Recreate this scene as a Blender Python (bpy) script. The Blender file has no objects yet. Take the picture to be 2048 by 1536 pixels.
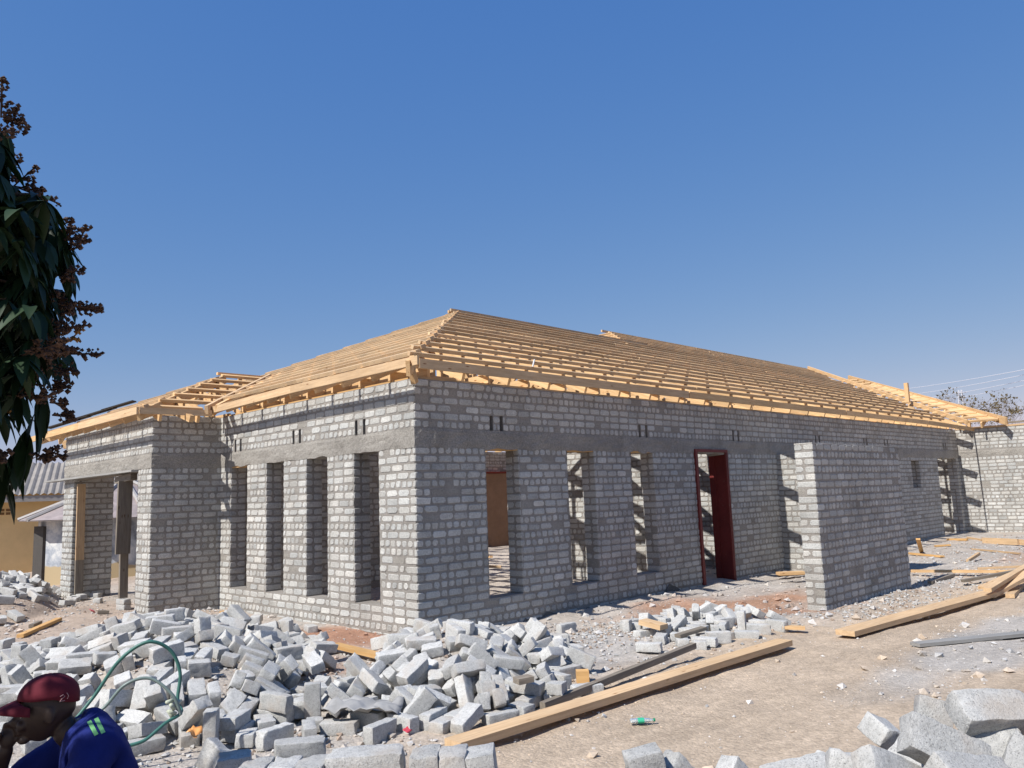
import bpy, bmesh, math, random
from math import sin, cos, pi, radians, hypot, atan2, exp
from mathutils import Vector, Matrix, Quaternion, noise, Euler
random.seed(11)
sc = bpy.context.scene
C = sc.collection

# ------------------------------------------------------------------ camera
CX, CY, CZ = -5.5648, -7.1354, 1.5132
FPX, PITCH, ROLL, YAW = 1604.97, 0.13788, -0.036056, 0.785429
fwd = Vector((cos(YAW)*cos(PITCH), sin(YAW)*cos(PITCH), sin(PITCH)))
rgt = Vector((sin(YAW), -cos(YAW), 0)); upv = rgt.cross(fwd)
r2 = cos(ROLL)*rgt + sin(ROLL)*upv; u2 = -sin(ROLL)*rgt + cos(ROLL)*upv
cam_d = bpy.data.cameras.new('camera'); cam = bpy.data.objects.new('camera', cam_d); C.objects.link(cam)
M = Matrix((( r2.x, u2.x, -fwd.x, CX), (r2.y, u2.y, -fwd.y, CY), (r2.z, u2.z, -fwd.z, CZ), (0, 0, 0, 1)))
cam.matrix_world = M
cam_d.sensor_width = 36; cam_d.lens = FPX/2048*36; cam_d.clip_start = .05; cam_d.clip_end = 6000
sc.camera = cam
EYE = Vector((CX, CY, CZ))
def ray(u, v): return fwd + (u-1024)/FPX*r2 - (v-768)/FPX*u2
def at(u, v, ax=2, val=0.0):
    d = ray(u, v); return EYE + d*((val-EYE[ax])/d[ax])
def atd(u, v, depth): return EYE + ray(u, v)*depth

# ------------------------------------------------------------------ light
SUN_EL = radians(47.5)
w = bpy.data.worlds.new('World'); sc.world = w; w.use_nodes = True
nt = w.node_tree; bg = nt.nodes['Background']
sky = nt.nodes.new('ShaderNodeTexSky'); sky.sky_type = 'NISHITA'; sky.sun_disc = False
sky.sun_elevation = SUN_EL; sky.sun_rotation = radians(270)
sky.altitude = 1400; sky.air_density = 1.0; sky.dust_density = .25; sky.ozone_density = 2.2
# deep dry-season blue: per channel response of the sky colour
sp = nt.nodes.new('ShaderNodeSeparateColor'); cb = nt.nodes.new('ShaderNodeCombineColor'); nt.links.new(sky.outputs[0], sp.inputs[0])
for i_, (g_, k_) in enumerate(((1.03, .645), (.61, 1.115), (.23, 2.78))):
    pw = nt.nodes.new('ShaderNodeMath'); pw.operation = 'POWER'; pw.inputs[1].default_value = g_; nt.links.new(sp.outputs[i_], pw.inputs[0])
    ml = nt.nodes.new('ShaderNodeMath'); ml.operation = 'MULTIPLY'; ml.inputs[1].default_value = k_; nt.links.new(pw.outputs[0], ml.inputs[0])
    nt.links.new(ml.outputs[0], cb.inputs[i_])
nt.links.new(cb.outputs[0], bg.inputs[0]); bg.inputs[1].default_value = 0.085
sd = bpy.data.lights.new('sun', 'SUN'); so = bpy.data.objects.new('sun', sd); C.objects.link(so)
sd.energy = 3.6; sd.angle = radians(.55); sd.color = (1, .965, .92)
sdir = Vector((cos(SUN_EL), -.02, -sin(SUN_EL)))
so.rotation_euler = sdir.to_track_quat('-Z', 'Y').to_euler(); so.location = (-20, 0, 20)
sc.view_settings.view_transform = 'Standard'; sc.view_settings.look = 'None'
sc.view_settings.gamma = 1; sc.view_settings.exposure = 0.8; sc.view_settings.use_curve_mapping = False

# ------------------------------------------------------------------ helpers
def tag(o, label=None, cat=None, group=None, kind=None):
    if label: o['label'] = label
    if cat: o['category'] = cat
    if group: o['group'] = group
    if kind: o['kind'] = kind
    return o
def empty(name, loc=(0, 0, 0), parent=None):
    o = bpy.data.objects.new(name, None); C.objects.link(o); o.location = loc; o.empty_display_size = .2
    if parent: o.parent = parent
    return o
class MB:
    def __init__(s): s.v = []; s.f = []; s.c = []
    def add(s, vs, fs, tone=1.0):
        b = len(s.v); s.v += [tuple(v) for v in vs]
        for f in fs: s.f.append(tuple(b+i for i in f)); s.c.append(tone)
    def quad(s, a, b, c, d, tone=1.0): s.add([a, b, c, d], [(0, 1, 2, 3)], tone)
    def box(s, lo, hi, tone=1.0, jit=0):
        x0, y0, z0 = lo; x1, y1, z1 = hi
        vs = [(x, y, z) for x in (x0, x1) for y in (y0, y1) for z in (z0, z1)]
        if jit: vs = [tuple(c+random.uniform(-jit, jit) for c in v) for v in vs]
        s.add(vs, [(0,1,3,2),(4,6,7,5),(0,4,5,1),(2,3,7,6),(0,2,6,4),(1,5,7,3)], tone)
    def tube(s, pts, r, n=8, tone=1.0, taper=None, cap=True):
        b = len(s.v); N = len(pts); pts = [Vector(p) for p in pts]
        up = Vector((0.02, .03, 1))
        for i, p in enumerate(pts):
            t = (pts[min(i+1, N-1)]-pts[max(i-1, 0)]).normalized()
            a = t.cross(up)
            if a.length < .05: a = t.cross(Vector((1, 0, 0)))
            a.normalize(); bb = t.cross(a); rr = r if not taper else r+(taper-r)*i/max(1, N-1)
            for k in range(n):
                q = 2*pi*k/n; s.v.append(tuple(p+rr*(cos(q)*a+sin(q)*bb)))
        for i in range(N-1):
            for k in range(n):
                s.f.append((b+i*n+k, b+i*n+(k+1) % n, b+(i+1)*n+(k+1) % n, b+(i+1)*n+k)); s.c.append(tone)
        if cap:
            s.f.append(tuple(b+k for k in range(n))[::-1]); s.c.append(tone)
            s.f.append(tuple(b+(N-1)*n+k for k in range(n))); s.c.append(tone)
    def mesh(s, name, mat=None, smooth=False):
        m = bpy.data.meshes.new(name); m.from_pydata(s.v, [], s.f)
        a = m.color_attributes.new('tone', 'FLOAT_COLOR', 'CORNER')
        buf = []
        for f, c in zip(s.f, s.c):
            col = (c, c, c, 1) if not isinstance(c, tuple) else (c[0], c[1], c[2], 1)
            buf.extend(col*len(f))
        a.data.foreach_set('color', buf)
        if mat: m.materials.append(mat)
        if smooth: m.polygons.foreach_set('use_smooth', [True]*len(m.polygons))
        m.update(); return m
    def build(s, name, mat=None, parent=None, smooth=False, loc=None):
        o = bpy.data.objects.new(name, s.mesh(name, mat, smooth)); C.objects.link(o)
        if parent: o.parent = parent
        if loc: o.location = loc
        return o

# ------------------------------------------------------------------ materials
def mat(name, rough=.9, spec=.2):
    m = bpy.data.materials.new(name); m.use_nodes = True; n = m.node_tree
    b = n.nodes['Principled BSDF']; b.inputs['Roughness'].default_value = rough
    b.inputs['Specular IOR Level'].default_value = spec
    return m, n, b
def N(n, t, **k):
    x = n.nodes.new(t)
    for a, v in k.items():
        if a in x.inputs: x.inputs[a].default_value = v
        else: setattr(x, a, v)
    return x
def noisen(n, co, scale, detail=4, rough=.6):
    x = N(n, 'ShaderNodeTexNoise', Scale=scale, Detail=detail, Roughness=rough)
    if co is not None: n.links.new(co, x.inputs['Vector'])
    return x.outputs['Fac']
def ramp(n, fac, stops):
    r = n.nodes.new('ShaderNodeValToRGB'); e = r.color_ramp.elements
    while len(e) < len(stops): e.new(.5)
    for i, (p, c) in enumerate(stops):
        e[i].position = p; e[i].color = (c[0], c[1], c[2], 1) if isinstance(c, (tuple, list)) else (c, c, c, 1)
    n.links.new(fac, r.inputs['Fac']); return r.outputs['Color']
def mul(n, a, b, fac=1.0, mode='MULTIPLY'):
    x = n.nodes.new('ShaderNodeMix'); x.data_type = 'RGBA'; x.blend_type = mode; x.inputs['Factor'].default_value = fac
    for s, v in ((6, a), (7, b)):
        if isinstance(v, (tuple, list)): x.inputs[s].default_value = (v[0], v[1], v[2], 1)
        else: n.links.new(v, x.inputs[s])
    return x.outputs[2]
def mixf(n, f, a, b):
    x = n.nodes.new('ShaderNodeMix'); x.data_type = 'RGBA'; n.links.new(f, x.inputs['Factor'])
    for s, v in ((6, a), (7, b)):
        if isinstance(v, (tuple, list)): x.inputs[s].default_value = (v[0], v[1], v[2], 1)
        else: n.links.new(v, x.inputs[s])
    return x.outputs[2]
def bump(n, b, h, strength=.5, dist=.01):
    x = N(n, 'ShaderNodeBump'); x.inputs['Strength'].default_value = strength; x.inputs['Distance'].default_value = dist
    n.links.new(h, x.inputs['Height']); n.links.new(x.outputs[0], b.inputs['Normal'])
def obco(n): return N(n, 'ShaderNodeTexCoord').outputs['Object']
def tone(n): return N(n, 'ShaderNodeAttribute', attribute_name='tone').outputs['Color']
def orand(n, lo, hi):
    i = N(n, 'ShaderNodeObjectInfo').outputs['Random']
    r = N(n, 'ShaderNodeMapRange'); n.links.new(i, r.inputs[0]); r.inputs[3].default_value = lo; r.inputs[4].default_value = hi
    cmb = n.nodes.new('ShaderNodeCombineColor')
    for k in range(3): n.links.new(r.outputs[0], cmb.inputs[k])
    return cmb.outputs[0]

def m_masonry(name, col, vary=.25, pit=True, dist=.006, stain=(.55, .5, .45)):
    m, n, b = mat(name, .95, .1); co = obco(n)
    c = mul(n, col, tone(n))
    c = mul(n, c, ramp(n, noisen(n, co, 55, 5, .7), [(.3, 1-vary), (.7, 1.0+vary*.6)]))
    c = mul(n, c, ramp(n, noisen(n, co, 2.1, 5, .65), [(.32, .78), (.55, 1.0), (.75, 1.08)]))
    c = mul(n, c, ramp(n, noisen(n, co, 160, 2, .5), [(.34, .45), (.43, 1.0)])) if pit else c
    n.links.new(c, b.inputs['Base Color'])
    h = noisen(n, co, 70, 6, .75); bump(n, b, h, .9, dist); return m
M_brick = m_masonry('wall_brick', (.50, .492, .458))
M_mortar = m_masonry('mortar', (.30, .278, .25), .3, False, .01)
M_beam = m_masonry('cast_concrete', (.385, .36, .32), .34, True, .022)
M_redbrick = m_masonry('clay_footing', (.40, .27, .2))
def m_loose():
    m, n, b = mat('loose_brick', .95, .1); co = obco(n)
    oi = N(n, 'ShaderNodeObjectInfo'); add = N(n, 'ShaderNodeVectorMath', operation='ADD')
    sc_ = N(n, 'ShaderNodeVectorMath', operation='SCALE'); n.links.new(oi.outputs['Location'], sc_.inputs[0]); sc_.inputs['Scale'].default_value = 3.0
    n.links.new(co, add.inputs[0]); n.links.new(sc_.outputs[0], add.inputs[1]); v = add.outputs[0]
    c = mul(n, (.56, .555, .53), tone(n)); c = mul(n, c, orand(n, .80, 1.06))
    c = mul(n, c, ramp(n, noisen(n, v, 9, 4, .6), [(.3, .84), (.6, 1.03)]))
    c = mul(n, c, ramp(n, noisen(n, v, 60, 5, .75), [(.3, .72), (.55, 1.05)]))
    c = mul(n, c, ramp(n, noisen(n, v, 230, 2, .5), [(.32, .5), (.42, 1.0)]))
    dirt = ramp(n, noisen(n, v, 4.5, 3, .6), [(.52, 0), (.70, .6)])
    c = mixf(n, dirt, c, (.36, .30, .24))
    n.links.new(c, b.inputs['Base Color']); bump(n, b, noisen(n, v, 110, 5, .8), 1.0, .006); return m
M_loose = m_loose()
def m_wood(name, c0, c1, knots=True, dirt=.0, lo=.82, hi=1.12):
    m, n, b = mat(name, .7, .25); co = obco(n)
    oi = N(n, 'ShaderNodeObjectInfo'); add = N(n, 'ShaderNodeVectorMath', operation='ADD')
    n.links.new(co, add.inputs[0])
    sc_ = N(n, 'ShaderNodeVectorMath', operation='SCALE'); n.links.new(oi.outputs['Location'], sc_.inputs[0]); sc_.inputs['Scale'].default_value = 1.7
    n.links.new(sc_.outputs[0], add.inputs[1])
    mp = N(n, 'ShaderNodeMapping'); mp.inputs['Scale'].default_value = (.9, 14, 14); n.links.new(add.outputs[0], mp.inputs[0])
    g = noisen(n, mp.outputs[0], 3.2, 5, .65)
    c = ramp(n, g, [(.3, c1), (.62, c0)])
    if knots:
        mk = N(n, 'ShaderNodeMapping'); mk.inputs['Scale'].default_value = (1.6, 6, 6); n.links.new(add.outputs[0], mk.inputs[0])
        vo = N(n, 'ShaderNodeTexVoronoi', Scale=2.2); n.links.new(mk.outputs[0], vo.inputs[0])
        c = mul(n, c, ramp(n, vo.outputs['Distance'], [(.05, (.42, .25, .14)), (.13, (1, 1, 1))]))
    c = mul(n, c, ramp(n, noisen(n, add.outputs[0], 1.3, 3, .5), [(.3, .84), (.65, 1.05)]))
    if dirt: c = mixf(n, ramp(n, noisen(n, add.outputs[0], 2.6, 4, .7), [(.5-.2*dirt, 0), (.62, dirt)]), c, (.17, .15, .13))
    c = mul(n, c, orand(n, lo, hi))
    n.links.new(c, b.inputs['Base Color']); bump(n, b, g, .25, .004); return m
M_pine = m_wood('fresh_pine', (.72, .485, .255), (.57, .34, .155))
M_batten = m_wood('batten_pine', (.72, .525, .315), (.55, .375, .205), True, .35, .68, 1.12)
M_plank = m_wood('sawn_plank', (.64, .45, .265), (.50, .33, .18), True, .15)
M_oldwood = m_wood('weathered_wood', (.27, .23, .18), (.15, .125, .10), True, .3)
M_greywood = m_wood('cement_stained_wood', (.33, .32, .30), (.22, .215, .20), False, .2)
M_orange = m_wood('orange_wood', (.62, .38, .16), (.48, .27, .10), True, 0)
def m_plain(name, col, rough=.8, spec=.2, vary=.15, scale=8, metal=0, bs=0.0, tn=True):
    m, n, b = mat(name, rough, spec); co = obco(n)
    c = mul(n, col, tone(n) if tn else (1, 1, 1)); c = mul(n, c, ramp(n, noisen(n, co, scale, 5, .65), [(.3, 1-vary), (.7, 1+vary*.5)]))
    n.links.new(c, b.inputs['Base Color']); b.inputs['Metallic'].default_value = metal
    if bs: bump(n, b, noisen(n, co, scale*6, 4, .6), .5, bs)
    return m

# ------------------------------------------------------------------ ground height
def ss(a, b, t):
    q = min(1, max(0, (t-a)/(b-a))); return q*q*(3-2*q)
MOUNDS = [(-2.5, .35, 1.0, 2.1, -.3, .40), (-.95, -1.7, .62, 1.15, -.85, .36), (-3.5, -6.15, 1.5, .85, -.785, .60), (-2.2, 8.6, 1.1, 2.6, -.22, .42)]
def gz0(x, y): return -.45*ss(8, 19, y)*ss(3, -1, x)
def mz(x, y):
    z = gz0(x, y)
    for cx, cy, rx, ry, r, h in MOUNDS:
        dx, dy = x-cx, y-cy; a = dx*cos(r)+dy*sin(r); b = -dx*sin(r)+dy*cos(r)
        d = hypot(a/rx, b/ry)
        if d < 1: z = max(z, h*(1-d*d)**.8)
    return z
def gz(x, y):
    z = mz(x, y)
    if -8 < x < 30 and -10 < y < 20:
        k = .35+.65*ss(-4.6, -2.2, y)
        z += k*(.035*noise.noise(Vector((x*.9, y*.9, 0)))+.022*noise.noise(Vector((x*3.1, y*3.1, 4)))+.012*noise.noise(Vector((x*8, y*8, 9))))
        # heaped soil against the screen wall foot
        z += .10*exp(-((x-5.6)/2.0)**2-((y+2.75)/.35)**2)
        z -= .10*ss(3.2, 5.0, x)*ss(9.5, 7.5, x)*ss(-1.8, -2.6, y)*ss(-4.2, -3.2, y)
        z += .07*ss(12, 16, x)*ss(-4.5, -1, y)
    return z
# ------------------------------------------------------------------ ground sheet
def axis(a, b, step, far, g=1.25):
    xs = []; x = a
    while x < b: xs.append(x); x += step
    s = step
    while x < far: xs.append(x); s *= g; x += s
    xs.append(far); s = step; x = a-step
    while x > -far: xs.insert(0, x); s *= g; x -= s
    xs.insert(0, -far); return xs
def blob(x, y, cx, cy, rx, ry, soft=.35):
    d = hypot((x-cx)/rx, (y-cy)/ry)+.45*noise.noise(Vector((x*1.7, y*1.7, 7)))
    return 1-ss(1-soft, 1+soft, d)
def mix3(a, b, t): return tuple(a[i]*(1-t)+b[i]*t for i in range(3))
def soil(x, y):
    tan = (.46, .365, .27); grey = (.41, .38, .345); red = (.36, .19, .12); pink = (.42, .33, .26); gravel = (.40, .385, .36)
    n1 = noise.noise(Vector((x*.7, y*.7, 3))); n2 = noise.noise(Vector((x*2.3, y*2.3, 5)))
    c = tan
    k = ss(-3.5, -2.4, y+.25*n2+.12*(x+2)*(-1 if x < 3 else 0)) ; c = mix3(c, grey, min(1, k*(.75+.4*n1)))
    c = mix3(c, pink, blob(x, y, -2.6, 5.0, 2.6, 3.0)*.85)
    c = mix3(c, pink, ss(8, 12, y)*.8)
    c = mix3(c, (.38, .225, .15), blob(x, y, 4.0, -1.5, 1.7, 1.0)*.95)
    c = mix3(c, grey, blob(x, y, 5.6, -.8, 1.5, .6)*.8)
    c = mix3(c, red, blob(x, y, -.35, .9, .5, .9)*.9); c = mix3(c, red, blob(x, y, -1.6, .1, .5, .8)*.6)
    c = mix3(c, red, blob(x, y, -.8, 3.6, .5, .5)*.5)
    c = mix3(c, red, blob(x, y, 14, -3, 3, .5)*.3)
    c = mix3(c, gravel, blob(x, y, 3.0, -4.75, 2.4, .42)*.75)
    if x > .2 and y > .2 and y < 11: c = mix3(c, (.46, .40, .34), .8)
    return c
def make_ground():
    xs = axis(-6, 11, .06, 3000); ys = axis(-8.5, 8, .06, 3000)
    vs = [(x, y, gz(x, y)) for y in ys for x in xs]; W = len(xs)
    fs = [(j*W+i, j*W+i+1, (j+1)*W+i+1, (j+1)*W+i) for j in range(len(ys)-1) for i in range(W-1)]
    m = bpy.data.meshes.new('ground'); m.from_pydata(vs, [], fs)
    a = m.color_attributes.new('soil', 'FLOAT_COLOR', 'POINT'); buf = []
    for v in vs: buf.extend(soil(v[0], v[1])+(1,))
    a.data.foreach_set('color', buf)
    m.polygons.foreach_set('use_smooth', [True]*len(m.polygons))
    mt, n, b = mat('bare_earth', .97, .1); co = obco(n)
    c = N(n, 'ShaderNodeAttribute', attribute_name='soil').outputs['Color']
    c = mul(n, c, ramp(n, noisen(n, co, 1.1, 6, .7), [(.32, .82), (.62, 1.08)]))
    c = mul(n, c, ramp(n, noisen(n, co, 14, 6, .75), [(.3, .78), (.62, 1.1)]))
    mp = N(n, 'ShaderNodeMapping'); mp.inputs['Rotation'].default_value = (0, 0, .5); mp.inputs['Scale'].default_value = (.35, 2.2, 1); n.links.new(co, mp.inputs[0])
    c = mul(n, c, ramp(n, noisen(n, mp.outputs[0], 2.4, 5, .7), [(.34, .88), (.6, 1.05)]))
    vo = N(n, 'ShaderNodeTexVoronoi', Scale=46); n.links.new(co, vo.inputs[0])
    cc = N(n, 'ShaderNodeSeparateColor'); n.links.new(vo.outputs['Color'], cc.inputs[0])
    c = mul(n, c, ramp(n, cc.outputs[0], [(.0, .8), (.25, .96), (.8, 1.0), (1.0, 1.2)]), .6)
    n.links.new(c, b.inputs['Base Color'])
    ad = N(n, 'ShaderNodeMath', operation='ADD'); n.links.new(noisen(n, co, 30, 6, .75), ad.inputs[0])
    dd = N(n, 'ShaderNodeMath', operation='MULTIPLY'); n.links.new(vo.outputs['Distance'], dd.inputs[0]); dd.inputs[1].default_value = -.6; n.links.new(dd.outputs[0], ad.inputs[1])
    bump(n, b, ad.outputs[0], .55, .022)
    m.materials.append(mt); o = bpy.data.objects.new('ground', m); C.objects.link(o); o['kind'] = 'structure'
make_ground()

# loose gravel, chips and clods (nobody could count them)
def make_gravel():
    mb = MB(); oct_ = [(1,0,0),(-1,0,0),(0,1,0),(0,-1,0),(0,0,1),(0,0,-1)]
    of = [(0,2,4),(2,1,4),(1,3,4),(3,0,4),(2,0,5),(1,2,5),(3,1,5),(0,3,5)]
    def stone(x, y, r, col):
        e = Euler((random.uniform(0, 6), random.uniform(0, 6), random.uniform(0, 6))).to_matrix()
        z = gz(x, y); vs = []
        for q in oct_:
            v = e @ (Vector(q)*r*random.uniform(.55, 1.15)); vs.append((x+v.x, y+v.y, z+v.z*.7+r*.25))
        mb.add(vs, of, col)
    def ok(x, y): return not (x > 0 and y > 0 and y < 11 and random.random() < .8)
    for k in range(30000):
        t = random.random(); d = 3.0+14*t**1.6
        a = YAW+random.uniform(-.62, .62); x = CX+d*cos(a)/cos(a-YAW)*1.0; y = CY+d*sin(a)/cos(a-YAW)
        if not ok(x, y): continue
        dens = .10+.90*ss(-3.9, -2.6, y-.1*(x+2) if x < 3 else y)
        if blob(x, y, 3.0, -4.75, 2.6, .55) > .3: dens = .9
        if random.random() > dens: continue
        r = min(.05, .0045*random.paretovariate(1.9))
        if d > 8: r *= 1.3
        s = soil(x, y); g = random.uniform(.8, 1.35); gg = random.random()
        col = tuple(min(.7, v*g) for v in mix3(s, (.47, .465, .455), .75 if gg < .5 else .1))
        stone(x, y, r, col)
    # rubble rims around the brick heaps and at the wall feet
    for (cx, cy, rx, ry, n_) in ((-2.7, -.4, 1.7, 2.6, 1500), (-.9, -1.7, 1.4, 1.0, 900), (1.2, -1.3, 1.4, .8, 700), (2.3, -2.1, 1.4, .7, 700), (5.4, -2.95, 1.8, .35, 500), (-2.2, 7.6, 1.4, 2.3, 500), (14, -2.0, 4, 1.6, 900), (8.5, -3.0, 2, .8, 500), (-.8, 4.2, .9, .9, 260)):
        for k in range(n_):
            x = random.gauss(cx, rx*.55); y = random.gauss(cy, ry*.55)
            if not ok(x, y): continue
            g = random.uniform(.75, 1.2); stone(x, y, random.uniform(.008, .032), (.45*g, .44*g, .42*g) if random.random() < .7 else (.36*g, .28*g, .22*g))
    mt, n, b = mat('gravel', .95, .1); co = obco(n)
    c = mul(n, tone(n), ramp(n, noisen(n, co, 60, 3, .6), [(.3, .8), (.7, 1.1)])); n.links.new(c, b.inputs['Base Color'])
    o = mb.build('gravel', mt); tag(o, 'grey and tan gravel, brick chips and clods strewn over the bare earth', 'gravel', kind='stuff')
make_gravel()

# ------------------------------------------------------------------ brick walls
CP = .094; BL = .216; BHD = .102; J = .015; BH = .080
def prect(mb, O, U, Nn, u0, u1, z0, z1, prot, tn, ca=0, cb=0):
    """one brick front: worn rounded outline standing prot proud of the mortar"""
    w_, h_ = u1-u0, z1-z0; r = min(w_, h_)*random.uniform(.16, .34); q = .004
    def j(): return random.uniform(-q, q)
    rs = [r*random.uniform(.7, 1.3) for _ in range(4)]
    if ca: rs[0] = .008; rs[3] = .007; u0 -= .005
    if cb: rs[1] = .008; rs[2] = .007; u1 += .005
    pts = [(u0+rs[0], z0), (u1-rs[1], z0), (u1, z0+rs[1]), (u1, z1-rs[2]), (u1-rs[2], z1), (u0+rs[3], z1), (u0, z1-rs[3]), (u0, z0+rs[0])]
    pts = [(a+j(), b+j()) for a, b in pts]; cu, cz = (u0+u1)/2, (z0+z1)/2
    vs = []
    for a, b in pts: p = O+U*a; vs.append((p.x-Nn.x*.003, p.y-Nn.y*.003, b))
    k = .007
    tilt = random.uniform(-.002, .002)
    for a, b in pts:
        a2 = a-(a-cu)*2*k/max(w_, .03); b2 = b-(b-cz)*2*k/h_
        pr_ = prot+tilt*(1 if b > cz else -1)
        p = O+U*a2; vs.append((p.x+Nn.x*pr_, p.y+Nn.y*pr_, b2))
    fs = [tuple(range(8, 16))]+[(i, (i+1) % 8, 8+(i+1) % 8, 8+i) for i in range(8)]
    mb.add(vs, fs, tn)
def rtone():
    t = random.gauss(1.0, .085)
    if random.random() < .06: t *= .82
    t = max(.65, min(1.25, t)); w_ = random.uniform(-.02, .02)
    return (t*(1+w_), t, t*(1-w_))
def face_bricks(mb, O, U, Nn, length, z0, ztop, holes=(), hdr=(1,), per=5, flip=0, skip=None, cp=CP):
    O = Vector((O[0], O[1], 0)); U = Vector((U[0], U[1], 0)); Nn = Vector((Nn[0], Nn[1], 0))
    k = 0; z = ztop
    while z-cp > z0-.03:
        zb = z-cp+.0095; zt = z-.0095
        if skip and skip[0] < (zb+zt)/2 < skip[1]: z -= cp; k += 1; continue
        head = (k % per) in hdr; step = (BHD if head else BL)
        odd = (k+flip) % 2
        u = 0.0; segs = []
        first = True
        while u < length-.02:
            s_ = step
            if first and odd and not head: s_ = BHD
            if head and first and not odd: s_ = BL if length > .5 else BHD
            if not head and random.random() < .035: s_ = BHD
            e = min(length, u+s_)
            if length-e < .05: e = length
            segs.append((u+(0 if first else J*.5), e-(0 if e >= length-1e-4 else J*.5))); first = False
            u = e if e >= length-1e-4 else e+random.uniform(0, J*.3)+.002
            if not head: u += .0
        for a, b in segs:
            parts = [(a, b)]
            for (h0, h1, hz0, hz1) in holes:
                if hz0 < (zb+zt)/2 < hz1:
                    nw = []
                    for x0, x1 in parts:
                        if x1 <= h0 or x0 >= h1: nw.append((x0, x1)); continue
                        if x0 < h0-.03: nw.append((x0, h0))
                        if x1 > h1+.03: nw.append((h1, x1))
                    parts = nw
            for x0, x1 in parts:
                if x1-x0 < .03: continue
                dz = random.uniform(-.0025, .0025)+.006*noise.noise(Vector((x0*.9+O.x*.3, k*.35, O.y)))
                sm = random.random() < .035
                prect(mb, O, U, Nn, x0, x1, zb+dz, zt+dz+random.uniform(-.003, .001), random.uniform(.0035, .0075) if not sm else .001, rtone() if not sm else (.66, .63, .60), x0 < 1e-4, x1 > length-1e-4)
        z -= cp; k += 1
def core(mb, O, U, Nn, length, thick, z0, z1, holes=(), ends=(1, 1)):
    """mortar body with the openings cut out: outer, inner, jamb, sill, head, top and end faces"""
    O = Vector((O[0], O[1], 0)); U = Vector((U[0], U[1], 0)); Nn = Vector((Nn[0], Nn[1], 0))
    us = sorted({0, length, *[h[0] for h in holes], *[h[1] for h in holes]})
    zs = sorted({z0, z1, *[h[2] for h in holes if z0 < h[2] < z1], *[h[3] for h in holes if z0 < h[3] < z1]})
    def solid(i, j):
        if i < 0 or j < 0 or i >= len(us)-1 or j >= len(zs)-1: return False
        cu = (us[i]+us[i+1])/2; cz = (zs[j]+zs[j+1])/2
        return not any(h[0] < cu < h[1] and h[2] < cz < h[3] for h in holes)
    def P(u, z, d): q = O+U*u-Nn*d; return (q.x, q.y, z)
    for i in range(len(us)-1):
        for j in range(len(zs)-1):
            if not solid(i, j): continue
            a, b, c, d = us[i], us[i+1], zs[j], zs[j+1]
            mb.quad(P(a, c, 0), P(b, c, 0), P(b, d, 0), P(a, d, 0)); mb.quad(P(b, c, thick), P(a, c, thick), P(a, d, thick), P(b, d, thick))
            if not solid(i-1, j): mb.quad(P(a, c, thick), P(a, c, 0), P(a, d, 0), P(a, d, thick))
            if not solid(i+1, j): mb.quad(P(b, c, 0), P(b, c, thick), P(b, d, thick), P(b, d, 0))
            if not solid(i, j-1): mb.quad(P(a, c, thick), P(b, c, thick), P(b, c, 0), P(a, c, 0))
            if not solid(i, j+1): mb.quad(P(a, d, 0), P(b, d, 0), P(b, d, thick), P(a, d, thick))
def jambs(mb, O, U, Nn, thick, holes, z1, which=(0, 1), flip=0, zmin=-.2):
    O = Vector((O[0], O[1], 0)); U = Vector((U[0], U[1], 0)); Nn = Vector((Nn[0], Nn[1], 0))
    for h in holes:
        if h[1]-h[0] < .1: continue
        for s_ in which:
            uu = h[1] if s_ else h[0]; p = O+U*uu; nn = -U if s_ else U
            face_bricks(mb, p, -Nn, nn, thick, max(h[2], zmin), z1, (), hdr=(0, 2, 4), per=5, flip=flip)
T = .23; ZT = 2.87; ZB = 2.10; ZBT = ZT-6*CP  # wall top, beam soffit, beam top
SILL = ZB-19*CP
def wall(name, O, U, Nn, length, holes, parent, z0=-.3, faces='oi', trim=(0, 0), ends=(0, 0), band=True, z1=ZT, seed=0, thick=T, jam=True, flip=0, hdr=(1,), lab=None):
    mo = MB(); t0_, t1_ = trim; O_c = (O[0]+U[0]*t0_, O[1]+U[1]*t0_)
    core(mo, O_c, U, Nn, length-t0_-t1_, thick, z0, z1, [(h[0]-t0_, h[1]-t0_, h[2], h[3]) for h in holes])
    O3 = Vector((O[0], O[1], 0)); U3 = Vector((U[0], U[1], 0)); N3 = Vector((Nn[0], Nn[1], 0))
    br = MB()
    sk = (ZB, ZBT) if band else None
    def both(O_, U_, N_, L_, H_, fl):
        if band:
            face_bricks(br, O_, U_, N_, L_, ZBT, z1, [h for h in H_ if h[3] > ZB+.1], hdr=(1, 5), per=6, flip=fl)
            face_bricks(br, O_, U_, N_, L_, z0, ZB, H_, hdr=(0, 4, 9, 11) , per=12, flip=fl)
        else: face_bricks(br, O_, U_, N_, L_, z0, z1, H_, hdr=hdr, per=5, flip=fl)
    both(O3, U3, N3, length, holes, flip)
    if 'i' in faces:
        H2 = [(length-h[1], length-h[0], h[2], h[3]) for h in holes]
        both(O3+U3*length-N3*thick, -U3, -N3, length, H2, flip)
    if ends[0]: face_bricks(br, O3-N3*thick, N3, -U3, thick, z0, z1 if not band else ZT, (), hdr=(0, 2, 4), per=5, flip=1, skip=sk)
    if ends[1]: face_bricks(br, O3+U3*length, -N3, U3, thick, z0, z1, (), hdr=(0, 2, 4), per=5, flip=1, skip=sk)
    if jam: jambs(br, O3, U3, N3, thick, [h for h in holes if h[1]-h[0] > .1], ZB, zmin=z0)
    w_ = mo.build(name, M_mortar, parent)
    b_ = br.build('brickwork', M_brick, w_)
    return w_
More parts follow.
